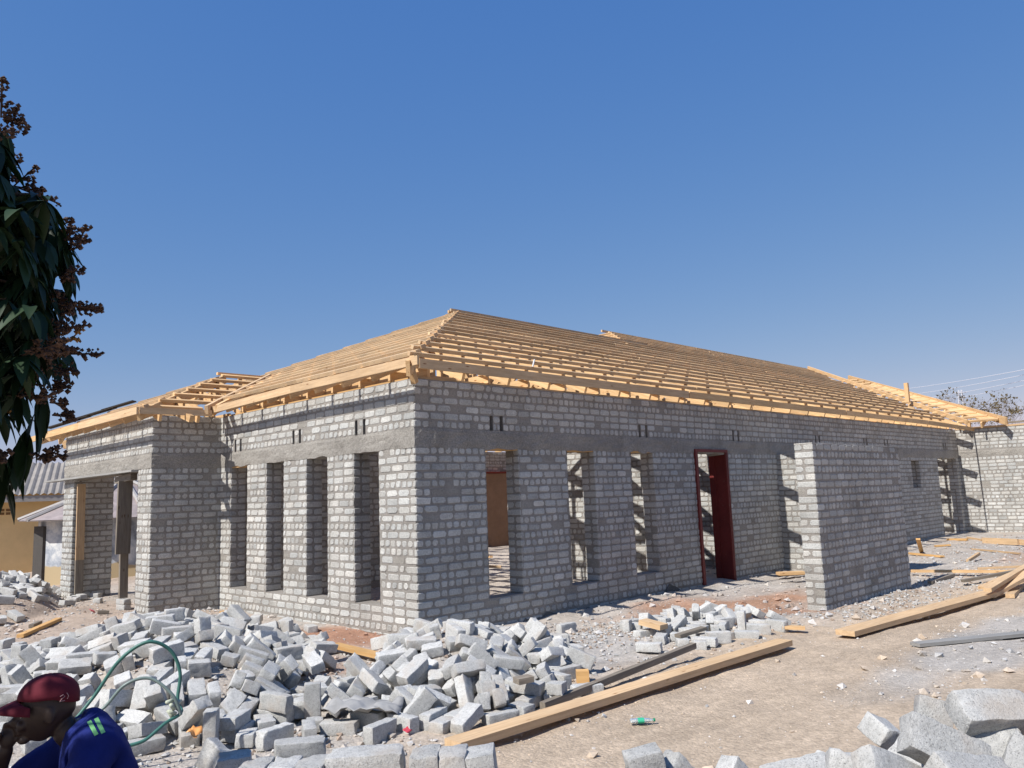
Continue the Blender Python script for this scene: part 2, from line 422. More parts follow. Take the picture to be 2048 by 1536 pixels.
def ring_beam(mb, O, U, Nn, length, z0, z1, thick=T, prot=.011, seed=0, rag=.02, e0=0, e1=0, side='both'):
    """rough cast beam skin wrapping a wall; lower edge slobbered over the bricks"""
    O = Vector((O[0], O[1], 0)); U = Vector((U[0], U[1], 0)); Nn = Vector((Nn[0], Nn[1], 0))
    n_ = max(2, int(length/.05)); rows = 6
    def strip(off, sgn):
        vs = []
        for i in range(n_+1):
            u = -e0+(length+e0+e1)*i/n_
            for j in range(rows+1):
                z = z0+(z1-z0)*j/rows
                if j == 0: z -= rag*max(0, .4+1.2*noise.noise(Vector((u*5+seed, sgn, 1))))
                if j == rows: z -= .012*max(0, noise.noise(Vector((u*6+seed, sgn, 3))))
                pr_ = prot+.011*noise.noise(Vector((u*4+seed, z*9, sgn*3)))+.008*noise.noise(Vector((u*15+seed, z*22, sgn)))
                if j in (0, rows): pr_ = max(.002, pr_-.007)
                p = O+U*u+Nn*(off+sgn*pr_); vs.append((p.x, p.y, z))
        fs = []
        for i in range(n_):
            for j in range(rows):
                a = i*(rows+1)+j; b = a+rows+1
                fs.append((a, b, b+1, a+1) if sgn > 0 else (a, a+1, b+1, b))
        b0 = len(mb.v); mb.add(vs, fs); return b0
    a = strip(0, 1)
    if side == 'both':
        b = strip(-thick, -1); R = rows+1
        for i in range(n_):
            for j in (0, rows):
                mb.f.append((a+i*R+j, a+(i+1)*R+j, b+(i+1)*R+j, b+i*R+j)); mb.c.append(1.0)
        for i in (0, n_):
            for j in range(rows): mb.f.append((a+i*R+j, a+i*R+j+1, b+i*R+j+1, b+i*R+j)); mb.c.append(1.0)

house = empty('unfinished_house', (0, 0, 0))
tag(house, 'long roofless grey cement brick house with tall narrow window openings and bare timber roof frame', 'house')
vent = lambda x: [(x, x+.055, ZBT, ZBT+2*CP), (x+.17, x+.225, ZBT, ZBT+2*CP)]
XA = 18.95
hA = [(1.07, 1.64, SILL, ZB), (2.56, 3.13, SILL, ZB), (3.97, 4.53, SILL, ZB), (5.68, 6.61, -.3, ZB), (15.28, 15.86, SILL+11*CP, ZB-CP), (17.19, 18.74, -.3, ZB)]
for x in (1.16, 4.2, 6.9, 10.1, 12.5, 13.7, 17.8): hA += vent(x)
wA = wall('long_wall', (0, 0), (1, 0), (0, -1), XA, hA, house, trim=(.012, .0))
PB = 4.835
hB = [(PB-y1, PB-y0, SILL, ZB) for y0, y1 in ((.695, 1.212), (1.806, 2.32), (2.91, 3.396), (3.965, 4.484))]
for y in (1.18, 2.68, 4.38): hB += [(PB-y, PB-y+.055, ZBT, ZBT+2*CP), (PB-y+.17, PB-y+.225, ZBT, ZBT+2*CP)]
# end wall runs from the porch corner back to the front corner
wB = wall('end_wall', (0, PB), (0, -1), (-1, 0), PB-.001, hB, house, flip=0, trim=(0, .012))
PX = -1.037; Y2 = 8.87; Y3 = 8.33; XL = -.38
hP = [(Y2-Y3, Y2-5.345, -.3, ZB)]
wP1 = wall('porch_front_wall', (PX, Y2), (0, -1), (-1, 0), Y2-PB, hP, house, flip=1, trim=(0, .012))
wP2 = wall('porch_side_wall', (PX+.001, PB), (1, 0), (0, -1), -PX-.002, [], house, faces='o', flip=0, trim=(.012, 0))
wP3 = wall('porch_pier', (PX+T, Y3), (1, 0), (0, -1), XL-PX-T, [], house, band=False, z1=ZB, ends=(0, 1), thick=.30, hdr=(), z0=-.3)
wD = wall('wing_wall', (XA, 6.0), (0, -1), (-1, 0), 12.0, [], house, faces='o', z0=-.35)
# partitions inside, seen through the openings
part = empty('partition_walls', (0, 0, 0), house)
for (O, U, Nn, L_) in (((5.40, 3.5), (0, -1), (-1, 0), 3.26), ((8.15, 4.4), (0, -1), (-1, 0), 4.16), ((.24, 4.62), (1, 0), (0, -1), 4.9), ((1.75, 11.0), (0, -1), (-1, 0), 5.9), ((12.3, 5.5), (0, -1), (-1, 0), 5.26)):
    mo = MB(); core(mo, O, U, Nn, L_, .115, -.2, ZT-.01); w_ = mo.build('partition', M_mortar, part)
    br = MB(); face_bricks(br, O, U, Nn, L_, -.2, ZT-.01, (), hdr=(3,), per=6); br.build('brickwork', M_brick, w_)
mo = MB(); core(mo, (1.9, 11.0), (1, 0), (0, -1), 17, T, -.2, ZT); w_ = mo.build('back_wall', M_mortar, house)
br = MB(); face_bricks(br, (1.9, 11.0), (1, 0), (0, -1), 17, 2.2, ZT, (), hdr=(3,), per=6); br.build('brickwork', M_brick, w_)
M_brownpl = m_plain('brown_plaster', (.30, .19, .12), .9, .1, .18, 3)
mb = MB(); mb.box((6.0, 10.9, -.1), (13.0, 10.985, 2.2)); mb.build('brown_plaster_panel', M_brownpl, house)
mb = MB(); mb.box((6.0, 10.86, 2.2), (13.0, 10.985, 2.26)); mb.build('lintel_strip', m_plain('red_oxide_strip', (.2, .04, .03)), house)
# ring beams
mb = MB()
ring_beam(mb, (0, 0), (1, 0), (0, -1), XA, ZB, ZBT, seed=1, e0=.012, rag=.045)
ring_beam(mb, (0, PB), (0, -1), (-1, 0), PB, ZB, ZBT, seed=7, e1=.008, rag=.03)
ring_beam(mb, (PX, Y2), (0, -1), (-1, 0), Y2-PB, ZB, ZBT, seed=13, e1=.008, e0=.01, rag=.014)
ring_beam(mb, (PX, PB), (1, 0), (0, -1), -PX, ZB, ZBT, seed=19, e0=.01, rag=.02)
ring_beam(mb, (XA, 6), (0, -1), (-1, 0), 12, ZB+.05, ZBT-.03, seed=23, prot=.008, rag=.07, side='o')
mb.build('ring_beam', M_beam, house, smooth=False)
# mortar slobber on the lower long wall and clay footing at the corner
mb = MB()
def splash(x0, x1, zt, zb, seed):
    n_ = int((x1-x0)/.04)
    vs = []; fs = []
    for i in range(n_+1):
        x = x0+(x1-x0)*i/n_; e = min(1, i/6, (n_-i)/6)
        top = zb+(zt-zb)*e*(.75+.5*noise.noise(Vector((x*2.2, seed, 0)))+.2*noise.noise(Vector((x*9, seed, 2))))
        for j in range(4):
            t_ = j/3; z = zb+(top-zb)*t_; vs.append((x, -.0125-.012*(1-t_)-.006*noise.noise(Vector((x*8, z*9, seed))), z))
    for i in range(n_):
        for j in range(3): a = i*4+j; fs.append((a, a+4, a+5, a+1))
    mb.add(vs, fs)
splash(1.4, 3.9, .05, -.2, 3); splash(4.4, 5.6, .08, -.2, 9)
mb.build('mortar_splash', m_masonry('dark_splash', (.165, .16, .15), .3, True, .012), house)
mb = MB(); face_bricks(mb, (-.02, 1.5), (0, -1), (-1, 0), 1.52, -.35, -.0, (), hdr=(), per=5); mb.box((-.02, -.02, -.4), (.1, 1.5, 0.0), .6)
mb.build('clay_footing', M_redbrick, house)

# free-standing screen wall and the stub wall it shields
def free_wall(name, x0, y0, L_, ax, ztop, z0, label, hdr=(1,)):
    root = empty(name, (0, 0, 0)); tag(root, label, 'wall')
    if ax == 'x': O, U, Nn = (x0, y0), (1, 0), (0, -1)
    else: O, U, Nn = (x0, y0), (0, -1), (-1, 0)
    mo = MB(); core(mo, O, U, Nn, L_, T, z0, ztop); mo.build('mortar_body', M_mortar, root)
    br = MB(); face_bricks(br, O, U, Nn, L_, z0, ztop, (), hdr=hdr, per=5)
    O3, U3, N3 = [Vector((q[0], q[1], 0)) for q in (O, U, Nn)]
    face_bricks(br, O3+U3*L_-N3*T, -U3, -N3, L_, z0, ztop, (), hdr=hdr, per=5)
    face_bricks(br, O3-N3*T, N3, -U3, T, z0, ztop, (), hdr=(0, 2, 4, 6), per=8, flip=1)
    face_bricks(br, O3+U3*L_, -N3, U3, T, z0, ztop, (), hdr=(0, 2, 4, 6), per=8, flip=1)
    k = 0; u = 0
    while u < L_-.05:    # top course bricks seen from above, flush with the top
        e = min(L_, u+BHD); p = O3+U3*u; q = O3+U3*(e-.003)-N3*T
        lo = (min(p.x, q.x)-.002, min(p.y, q.y)-.003, ztop-.01); hi = (max(p.x, q.x)+.002, max(p.y, q.y)+.003, ztop+random.uniform(.003, .006))
        br.box(lo, hi, rtone(), .001); u = e
    br.build('brickwork', M_brick, root); return root
free_wall('screen_wall', 4.163, -2.658, 2.854, 'x', 2.03, -.35, 'free-standing grey brick screen wall with a sunlit end, in front of the long wall', hdr=(1, 3))
free_wall('stub_wall', 8.42, -.003, 2.0, 'y', 2.08, -.3, 'sunlit brick stub wall half hidden behind the free-standing screen wall')

# steel door frame
M_oxide, n, b = mat('red_oxide_paint', .6, .35); co = obco(n)
c = mul(n, (.16, .024, .021), ramp(n, noisen(n, co, 3, 5, .7), [(.3, .7), (.7, 1.15)]))
c = mixf(n, ramp(n, noisen(n, co, 38, 4, .7), [(.66, 0), (.72, .8)]), c, (.36, .31, .26)); n.links.new(c, b.inputs['Base Color'])
fr = empty('door_frame', (0, 0, 0), house); fr['label'] = 'dark red steel door frame set in the long wall'
zd = ZB+.004
mb = MB(); mb.box((6.61-.012, -.035, -.06), (6.61+.03, .20, zd)); mb.box((6.575, -.035, -.06), (6.61, -.0, zd)); mb.build('jamb', M_oxide, fr)
mb = MB(); mb.box((6.585, .20, -.04), (6.605, .31, zd-.02)); mb.build('door_leaf', M_oxide, fr)
mb = MB(); mb.box((5.65, -.035, -.06), (5.69, .20, zd)); mb.box((5.69, -.035, -.06), (5.715, .0, zd)); mb.build('jamb', M_oxide, fr)
mb = MB(); mb.box((5.65, -.036, zd), (6.64, .20, zd+.045)); mb.build('head', M_oxide, fr)
mb = MB(); mb.box((5.72, .02, 1.78), (5.80, .03, 1.98)); mb.build('red_tag', m_plain('bright_red', (.6, .05, .03)), fr)
# formwork boards left under the beam
def timber(name, p0, p1, w_, h_, parent, mt, up=(0, 0, 1), ext=0.0, twist=0):
    p0, p1 = Vector(p0), Vector(p1); d = p1-p0; L_ = d.length; x = d.normalized(); u_ = Vector(up)
    y = u_.cross(x); 
    if y.length < 1e-3: y = Vector((0, 1, 0)).cross(x)
    y.normalize(); z = x.cross(y)
    nseg = max(1, int(L_/1.2)); vs = []; fs = []
    ph = random.uniform(0, 9); am = .0025*min(4, L_)
    for i in range(nseg+1):
        t = i/nseg; bw = am*noise.noise(Vector((t*2+ph, 1, ph))) if 0 < i < nseg else 0
        for sy, sz in ((-1, -1), (1, -1), (1, 1), (-1, 1)):
            vs.append((t*L_, sy*w_/2+bw, sz*h_/2+bw*.5))
    for i in range(nseg):
        for k in range(4): a = i*4+k; b = i*4+(k+1) % 4; fs.append((a, b, b+4, a+4))
    fs.append((3, 2, 1, 0)); e = nseg*4; fs.append((e, e+1, e+2, e+3))
    m = bpy.data.meshes.new(name); m.from_pydata(vs, [], fs); m.materials.append(mt)
    o = bpy.data.objects.new(name, m); C.objects.link(o)
    o.matrix_world = Matrix(((x.x, y.x, z.x, p0.x), (x.y, y.y, z.y, p0.y), (x.z, y.z, z.z, p0.z), (0, 0, 0, 1)))
    if parent: o.parent = parent
    return o
for x0, x1 in ((1.05, 1.66), (2.54, 3.15), (3.95, 4.55)):
    timber('formwork_board', (x0, .11, ZB-.014), (x1, .11, ZB-.014), .20, .024, house, M_orange)
timber('formwork_board', (.11, 3.95, ZB-.014), (.11, 4.50, ZB-.014), .20, .024, house, M_pine)
timber('formwork_board', (PX-.06, 9.6, ZB-.03), (PX-.02, 5.36, ZB-.02), .16, .03, house, M_greywood)
timber('formwork_board', (PX+.13, 8.3, ZB-.045), (PX+.13, 5.36, ZB-.02), .16, .03, house, M_oldwood)
# ------------------------------------------------------------------ roof frame
S = .415; OH = .32; ZE = 3.04
def za(d): return ZE+S*(d+OH)           # top of battens at distance d inside the wall face
OHA = .43; OHB = .275
roof = empty('roof_frame', (0, 0, 0), house)
BT = .048; RD = .145; RW = .042
def R(name, p0, p1, w_=RW, h_=RD, mt=None, up=(0, 0, 1)): return timber(name, p0, p1, w_, h_, roof, mt or M_pine, up)
off = BT+RD/2+.004
YR, Y2R, X2R = 5.6, 7.6, 13.4
def ridge_y(x):
    if x < YR: return x
    if x < X2R-(Y2R-YR): return YR
    if x < X2R: return YR+(x-(X2R-(Y2R-YR)))
    return Y2R
# long-wall slope
x = .42; xs_raf = []
while x < 18.5: xs_raf.append(x); x += .72+random.uniform(-.02, .02)
for x in xs_raf:
    yr = ridge_y(x); 
    R('rafter', (x, -OHA+.045, za(-OHA+.045)-off), (x, yr-.03, za(yr-.03)-off))
    if x > .9:
        W = 2*YR if x < X2R-1.5 else 2*Y2R
        yt = W-.1 if x >= YR else W-x
        lo = .0
        R('tie_beam', (x+.044, .02, 2.955), (x+.044, min(W, 11.1) if x >= YR else 10.5, 2.955), .04, .11)
        for q in (.22, .48, .74, .98):
            y = yr*q; 
            if y < .4: continue
            R('strut', (x+.044, y, 3.0), (x+.044, y, za(y)-off-RD/2+.06), .038, .09, up=(0, 1, 0))
        for a, b in ((.22, .48), (.74, .48), (.74, .98)):
            if yr > 2: R('strut', (x-.042, yr*a, 3.0), (x-.042, yr*b, za(yr*b)-off-.03), .036, .09)
        if x > YR:
            R('rafter', (x, 2*yr+OH, za(-OH)-off), (x, yr+.03, za(yr)-off))
# jack rafters right of the wing valley
for k in range(10):
    x = 18.9+.72*k; y0 = x-18.6-OH+.06
    R('rafter', (x, y0, za(y0)-off), (x, Y2R, za(Y2R)-off))
# battens along the long slope
rows = []
y = -.02
k = 0
while y < Y2R-.05:
    zb = za(y)-BT/2
    if y < YR: x0 = y-.06+random.uniform(-.05, .03)
    else: x0 = X2R-(Y2R-y)-.05
    x1 = 18.6+(y+OH)-random.uniform(.1, .5)-(.5 if k % 3 == 0 else 0)
    if y > 6: x1 = 26.5-(Y2R-y)*.7+random.uniform(0, .7)
    a = x0; L0 = random.uniform(4, 6.5)
    while a < x1-.3:
        b = min(x1, a+L0); 
        if x1-b < 1.2: b = x1
        dy = random.uniform(-.012, .012)
        R('batten', (a, y+dy, zb+S*dy+(0.0 if a == x0 else random.uniform(0, .006))), (b, y+dy+random.uniform(-.01, .01), zb+S*dy), .052 if k % 4 else .046, BT, M_batten if k % 3 else M_plank, up=(0, -S, 1))
        a = b+.003; L0 = random.uniform(5.5, 7.5)
    y += .44; k += 1
R('batten', (YR-.25, YR-.05, za(YR)-.03), (12.4, YR-.05, za(YR)-.03), .05, .06, M_batten)
R('batten', (YR-.2, YR+.08, za(YR)-.035), (12.4, YR+.08, za(YR)-.035), .05, .06, M_pine)
R('batten', (X2R-.3, Y2R+.05, za(Y2R)-.02), (26.6, Y2R+.05, za(Y2R)-.02), .05, .06, M_batten)
# fascia boards
zf = za(-OH); zfa = za(-OHA)+.005
R('fascia_board', (-OHB, -OHA-.02, zfa-.05), (4.9, -OHA-.02, zfa-.066), .032, .105, M_plank)
R('fascia_board', (4.92, -OHA-.02, zfa-.066), (10.6, -OHA-.02, zfa-.075), .032, .10, M_pine)
R('fascia_board', (10.62, -OHA-.02, zfa-.075), (15.4, -OHA-.02, zfa-.09), .032, .095, M_pine)
R('fascia_board', (15.42, -OHA-.02, zfa-.09), (19.4, -OHA-.035, zfa-.15), .032, .095, M_pine)
R('fascia_board', (-OHB-.016, -OHA-.03, zf-.058), (-OHB-.016, 2.2, zf-.06), .03, .098, M_plank)
R('fascia_board', (-OHB-.016, 2.2, zf-.06), (-OHB-.016, 4.72, zf-.1), .03, .098, M_plank)
R('eaves_beam', (.30, .1, ZT+.11), (.30, 4.75, ZT+.13), .04, .19, M_pine)
R('wall_plate', (.1, .10, ZT+.016), (9, .10, ZT+.016), .10, .028, M_pine)
R('wall_plate', (9, .10, ZT+.016), (18.9, .10, ZT+.016), .10, .028, M_pine)
R('wall_plate', (.10, .17, ZT+.016), (.10, 4.8, ZT+.016), .10, .028, M_orange)
R('wall_plate', (18.99, -6, ZT+.026), (18.99, 0, ZT+.026), .11, .05, M_plank)
# hip rafter
R('hip_rafter', (-.34, -.34, za(-.34)-.13), (YR, YR, za(YR)-.10), .045, .17)
R('hip_rafter', (-.34, 2*YR+.34, za(-.34)-.13), (YR, YR, za(YR)-.10), .045, .17)
R('hip_rafter', (X2R-2.6, YR-.6+.0, za(YR-.6)-.1), (X2R, Y2R, za(Y2R)-.10), .045, .15)
timber('eaves_block', (-.13, -.10, 3.02), (-.03, -.06, 2.80), .06, .07, roof, M_pine)
# small hip face of the higher ridge
for q in range(5):
    x = X2R-1.9+.4*q; hw = X2R-x
    R('batten', (x, Y2R-hw-.05, ZE+S*(x-(X2R-Y2R)+OH)-BT/2), (x, Y2R+hw, ZE+S*(x-(X2R-Y2R)+OH)-BT/2), .07, BT, M_pine, up=(-S, 0, 1))
# end-wall hip slope: rafters run along X
y = .45
while y < 2*YR-.3:
    xr = min(y, 2*YR-y)
    if not (PB-.05 < y < 9.2): R('rafter', (-OHB+.01, y, za(-OHB+.01)-off), (xr-.05, y, za(xr-.05)-off)); 
    elif xr > y-PB+.4: 
        xv = max(.0, min(2.1, min(y-PB, 9.0-y)+.1)); R('rafter', (xv, y, za(xv)-off), (xr-.05, y, za(xr-.05)-off))
    if y < 4.6: R('tie_beam', (.02, y+.042, 2.955), (min(5.0, xr+.6), y+.042, 2.955), .04, .11)
    y += .615
PVX = lambda yy: (2.93-ZE)/S+(yy-4.5)-OH     # valley line between porch and main hip slope
xk = -.30+.36; k = 0
while xk < YR-.1:
    zb = za(xk)-BT/2; ya = xk-.08; yb = 2*YR-xk+random.uniform(.02, .25)
    segs = [(ya, yb)]
    if xk < 1.75:
        yv = 4.5+(xk-(2.93-ZE)/S+OH); segs = [(ya, yv+random.uniform(-.02, .06)), (2*6.87-yv, yb)]
    for a, b in segs:
        if b-a < .2: continue
        mid = a+(b-a)*random.uniform(.4, .6)
        for p, q in (((a, b),) if b-a < 5 else ((a, mid), (mid+.003, b))):
            R('batten', (xk, p, zb+random.uniform(0, .006)), (xk, q, zb), .07, BT, M_plank if k % 3 else M_batten, up=(-S, 0, 1))
    xk += .385; k += 1
# porch roof: ridge along X, hip towards the left
ze = 2.93; YE0, YE1, YM = 4.50, 9.24, 6.87; XE = PX-.33
def zp(d): return ze+S*d
for q in range(7):
    yy = YE0+.14+.36*q; d = yy-YE0
    if d > YM-YE0: break
    x0 = XE+d-.03; x1 = PVX(yy)+.05
    R('batten', (x0, yy, zp(d)-BT/2), (x1, yy, zp(d)-BT/2), .07, BT, M_pine, up=(0, -S, 1))
R('batten', (XE+(YM-YE0)-.15, YM, zp(YM-YE0)-.01), (2.0, YM, zp(YM-YE0)-.01), .07, BT, M_pine)
for x in (-1.05, -.5, .1, .7, 1.3):
    d1 = min(x-XE, YM-YE0); d0 = max(.02, x-((2.93-ZE)/S-OH)) if x > -.3 else .02
    if d1 > d0+.2:
        R('rafter', (x, YE0+d0, zp(d0)-off), (x, YE0+d1, zp(d1)-off)); R('rafter', (x, YE1-.02, ze-off), (x, YE1-d1, zp(d1)-off))
    R('tie_beam', (x+.04, YE0+.35, 2.9), (x+.04, YE1-.35, 2.9), .038, .09)
    R('strut', (x+.04, YM, 2.93), (x+.04, YM, zp(d1)-.12), .038, .08, up=(0, 1, 0))
    R('strut', (x-.04, YE0+.8, 2.9), (x-.04, YM-.3, zp(min(d1, 1.8))-.15), .036, .08)
for q in range(8):
    yy = YE0+.12+.6*q; d1 = min(yy-YE0, YE1-yy)
    R('rafter', (XE+.045, yy, zp(.045)-off), (XE+max(.35, d1), yy, zp(max(.35, d1))-off))
for q in range(6):
    d = .14+.385*q
    R('batten', (XE+d, YE0+d-.05, zp(d)-BT/2), (XE+d, YE1-d+random.uniform(0, .2), zp(d)-BT/2), .07, BT, M_plank, up=(-S, 0, 1))
R('hip_rafter', (XE, YE0, ze-.12), (XE+2.37, YM, zp(2.37)-.1), .045, .15)
R('hip_rafter', (XE, YE1, ze-.12), (XE+2.37, YM, zp(2.37)-.1), .045, .15)
R('valley_board', (-.42, YE0-.06, ze+.0), (1.85, YM-.1, zp(2.27)+.03), .05, .13, M_plank, up=(0, 0, 1))
R('valley_board', (-.30, YE0-.16, ze+.02), (1.95, YM-.28, zp(2.27)+.035), .05, .11, M_pine, up=(0, 0, 1))
R('fascia_board', (XE-.02, YE0-.02, ze-.05), (XE-.02, 7.0, ze-.055), .03, .10, M_plank)
R('fascia_board', (XE-.02, 7.0, ze-.055), (XE-.02, YE1+.6, ze-.07), .03, .10, M_pine)
R('fascia_board', (XE-.0, YE0-.02, ze-.05), (-OH, YE0-.02, ze-.04), .03, .09, M_plank)
R('eaves_block', (-.72, YE0+.2, 2.90), (-.66, YE0-.12, 2.78), .07, .10)
M_dark = m_wood('tarred_board', (.07, .06, .055), (.04, .035, .03), False, 0)
for a, b in ((.15, .62), (.5, .95), (.85, 1.2)):
    R('dark_board', (XE+a-.05, YE1-a+.05, zp(a)+.035), (XE+b, YE1-b, zp(b)+.04), .16, .02, M_dark, up=(-S, S, 1))
# wing roof on the right, boards and rafters up along the valley
def zd_(x): return 3.04+S*(x-18.6)
for q in range(9):
    yy = -.75+.62*q; xa = 18.62 if yy < -.2 else 18.6+OH+yy
    xb = 18.6+(yy+1.33)*.93
    if xb > xa+.1: R('rafter', (xa, yy, zd_(xa)-off), (xb, yy, zd_(xb)-off), .042, RD)
for q in range(18):
    xx = 18.72+.31*q; ya = -1.28+(xx-18.6)*1.075; yb = xx-18.6-OH+.02
    if yb > ya+.1: R('batten', (xx, ya, zd_(xx)-.02), (xx, yb, zd_(xx)-.02), .09, BT, M_pine, up=(-S, 0, 1))
R('valley_board', (18.58, -1.36, 2.99), (24.6, 5.1, 5.44), .05, .20)
R('valley_board', (18.78, -1.0, 3.07), (23.2, 3.75, 4.93), .34, .03, M_pine, up=(-S, 0, 1))
R('valley_board', (18.62, -.42, 3.04), (26.5, 7.5, 6.33), .05, .13)
R('strut', (18.99, -1.25, 2.93), (18.99, -1.25, 3.08), .10, .08, up=(0, 1, 0))
R('strut', (18.99, -.35, 2.93), (18.99, -.35, 3.08), .10, .08, up=(0, 1, 0))
R('tie_beam', (19.0, -1.9, 3.02), (23.0, -1.9, 3.02), .05, .12)
R('tie_beam', (19.06, -5.5, 2.96), (19.06, -1.2, 2.98), .10, .05, M_oldwood)
R('strut', (20.3, 1.62, 3.9), (20.3, 1.62, 4.50), .11, .11, up=(0, 1, 0))
timber('roof_tie_strap', at(1065, 735, 1, .1), at(1069, 719, 1, .1), .02, .012, roof, m_plain('galvanised', (.6, .6, .6), .4, .5, .1, 8, 0, 0, False))
# ------------------------------------------------------------------ loose bricks
def worn_brick(l, w_, h_, seed, broken=0, n=(10, 7, 5)):
    rnd = random.Random(seed); vs = {}; mb = MB(); r = .0045
    def disp(p):
        x, y, z = p; c = Vector((max(-l/2+r, min(l/2-r, x)), max(-w_/2+r, min(w_/2-r, y)), max(-h_/2+r, min(h_/2-r, z))))
        d = Vector(p)-c; q = c+(d.normalized()*r if d.length > 1e-6 else d)
        q += Vector((noise.noise(q*24+Vector((seed, 0, 0))), noise.noise(q*24+Vector((0, seed, 0))), noise.noise(q*24+Vector((0, 0, seed)))))*.0032
        q += Vector((1, 1, 1))*0
        if broken and x > 0:
            k = (x/(l/2)); q.x -= k*(.014+.014*noise.noise(Vector((y*22, z*22, seed)))+ .12*y*(1 if seed % 2 else -1))
        # knocked corner
        cc = Vector((l/2*(1 if seed % 3 else -1), w_/2*(1 if seed % 2 else -1), h_/2)); dd = (q-cc).length
        if dd < .035: q = q+(Vector((0, 0, 0))-cc).normalized()*(.035-dd)*.4
        ne = (abs(x) > l/2-.006)+(abs(y) > w_/2-.006)+(abs(z) > h_/2-.006)
        if ne >= 2:
            ch = noise.noise(Vector((x*31+seed*7, y*31, z*31)))
            if ch > .2: q *= 1-min(.06, (ch-.2)*.35)
        return q
    def g(a, n_, rr):  # grid coords with tight edge loops
        return [-a/2, -a/2+rr]+[-a/2+rr+(a-2*rr)*i/(n_-2) for i in range(1, n_-2)]+[a/2-rr, a/2]
    X, Y, Z = g(l, n[0], r), g(w_, n[1], r), g(h_, n[2], r)
    idx = {}
    def vid(p):
        k = (round(p[0], 5), round(p[1], 5), round(p[2], 5))
        if k not in idx: idx[k] = len(mb.v); mb.v.append(tuple(disp(p)))
        return idx[k]
    def face(A, B, f, rev):
        for i in range(len(A)-1):
            for j in range(len(B)-1):
                q = [vid(f(A[i], B[j])), vid(f(A[i+1], B[j])), vid(f(A[i+1], B[j+1])), vid(f(A[i], B[j+1]))]
                mb.f.append(tuple(q[::-1] if rev else q)); mb.c.append(1.0)
    face(X, Y, lambda a, b: (a, b, h_/2), 0); face(X, Y, lambda a, b: (a, b, -h_/2), 1)
    face(X, Z, lambda a, b: (a, -w_/2, b), 0); face(X, Z, lambda a, b: (a, w_/2, b), 1)
    face(Y, Z, lambda a, b: (l/2, a, b), 0); face(Y, Z, lambda a, b: (-l/2, a, b), 1)
    m = mb.mesh('brick', M_loose, True); m.set_sharp_from_angle(angle=radians(32)); return m
V_FULL = [worn_brick(.240, .115, .080, s) for s in (1, 2, 3, 4, 5)]
V_HALF = [worn_brick(.130, .115, .080, s, 1) for s in (6, 7)]
V_THIRD = [worn_brick(.178, .115, .080, s, 1) for s in (8, 9)]
VAR = [V_FULL, V_HALF, V_THIRD]
HEAPS = {'l': ('the big left heap', 'bricks in the big heap left of the house corner', 0, 700, 1225, 1500),
         'c': ('the corner heap', 'bricks in the heap at the house corner', 700, 1180, 1265, 1440),
         'r': ('the low scatter', 'bricks in the low scatter before the screen wall', 1240, 1600, 1225, 1310),
         'f': ('the porch rubble', 'bricks in the rubble heap by the porch', 0, 150, 1150, 1240),
         'n': ('the foreground heap', 'bricks in the foreground heap', 1300, 2048, 1400, 1536)}
def describe(g_, kind, p, q):
    nm, grp, ua, ub, va, vb = HEAPS[g_]; d = Vector(p)-EYE; dz = d.dot(fwd)
    u = 1024+FPX*d.dot(r2)/dz; v = 768-FPX*d.dot(u2)/dz; Q = Quaternion(q).normalized()
    ax = Q @ Vector((1, 0, 0)); nz = abs((Q @ Vector((0, 0, 1))).z)
    size = ('whole', 'half', 'chipped')[kind]
    pose = 'standing' if abs(ax.z) > .62 else ('lying flat' if nz > .9 else ('set on edge' if nz < .35 else 'tilted'))
    sc_ = ax.dot(R_h); way = 'end-on' if abs(sc_) < .4 else ('broadside' if abs(sc_) > .85 else 'askew')
    fu, fv = (u-ua)/(ub-ua), (v-va)/(vb-va)
    hu = ('far left', 'left', 'middle', 'right', 'far right')[max(0, min(4, int(fu*5)))]
    hv = ('on top', 'high up', 'low down', 'at the foot')[max(0, min(3, int(fv*4)))]
    return '%s brick %s %s %s, %s of %s' % (size, pose, way, hv, hu, nm.replace('the ', '', 1) if False else nm), grp
R_h = Vector((sin(YAW), -cos(YAW), 0))
def put_brick(kind, p, q, label=None, group=None, var=None):
    m = random.choice(VAR[kind]) if var is None else VAR[kind][var % len(VAR[kind])]
    o = bpy.data.objects.new('brick', m); C.objects.link(o)
    o.location = p; o.rotation_mode = 'QUATERNION'; o.rotation_quaternion = Quaternion(q).normalized()
    tag(o, label, 'brick', group); return o
rest = MB()
def rest_brick(kind, p, q, var):
    m = VAR[kind][var]; R_ = Quaternion(q).normalized().to_matrix(); P = Vector(p); t = random.uniform(.82, 1.06)
    rest.add([tuple(R_ @ v.co+P) for v in m.vertices], [tuple(f.vertices) for f in m.polygons], t)
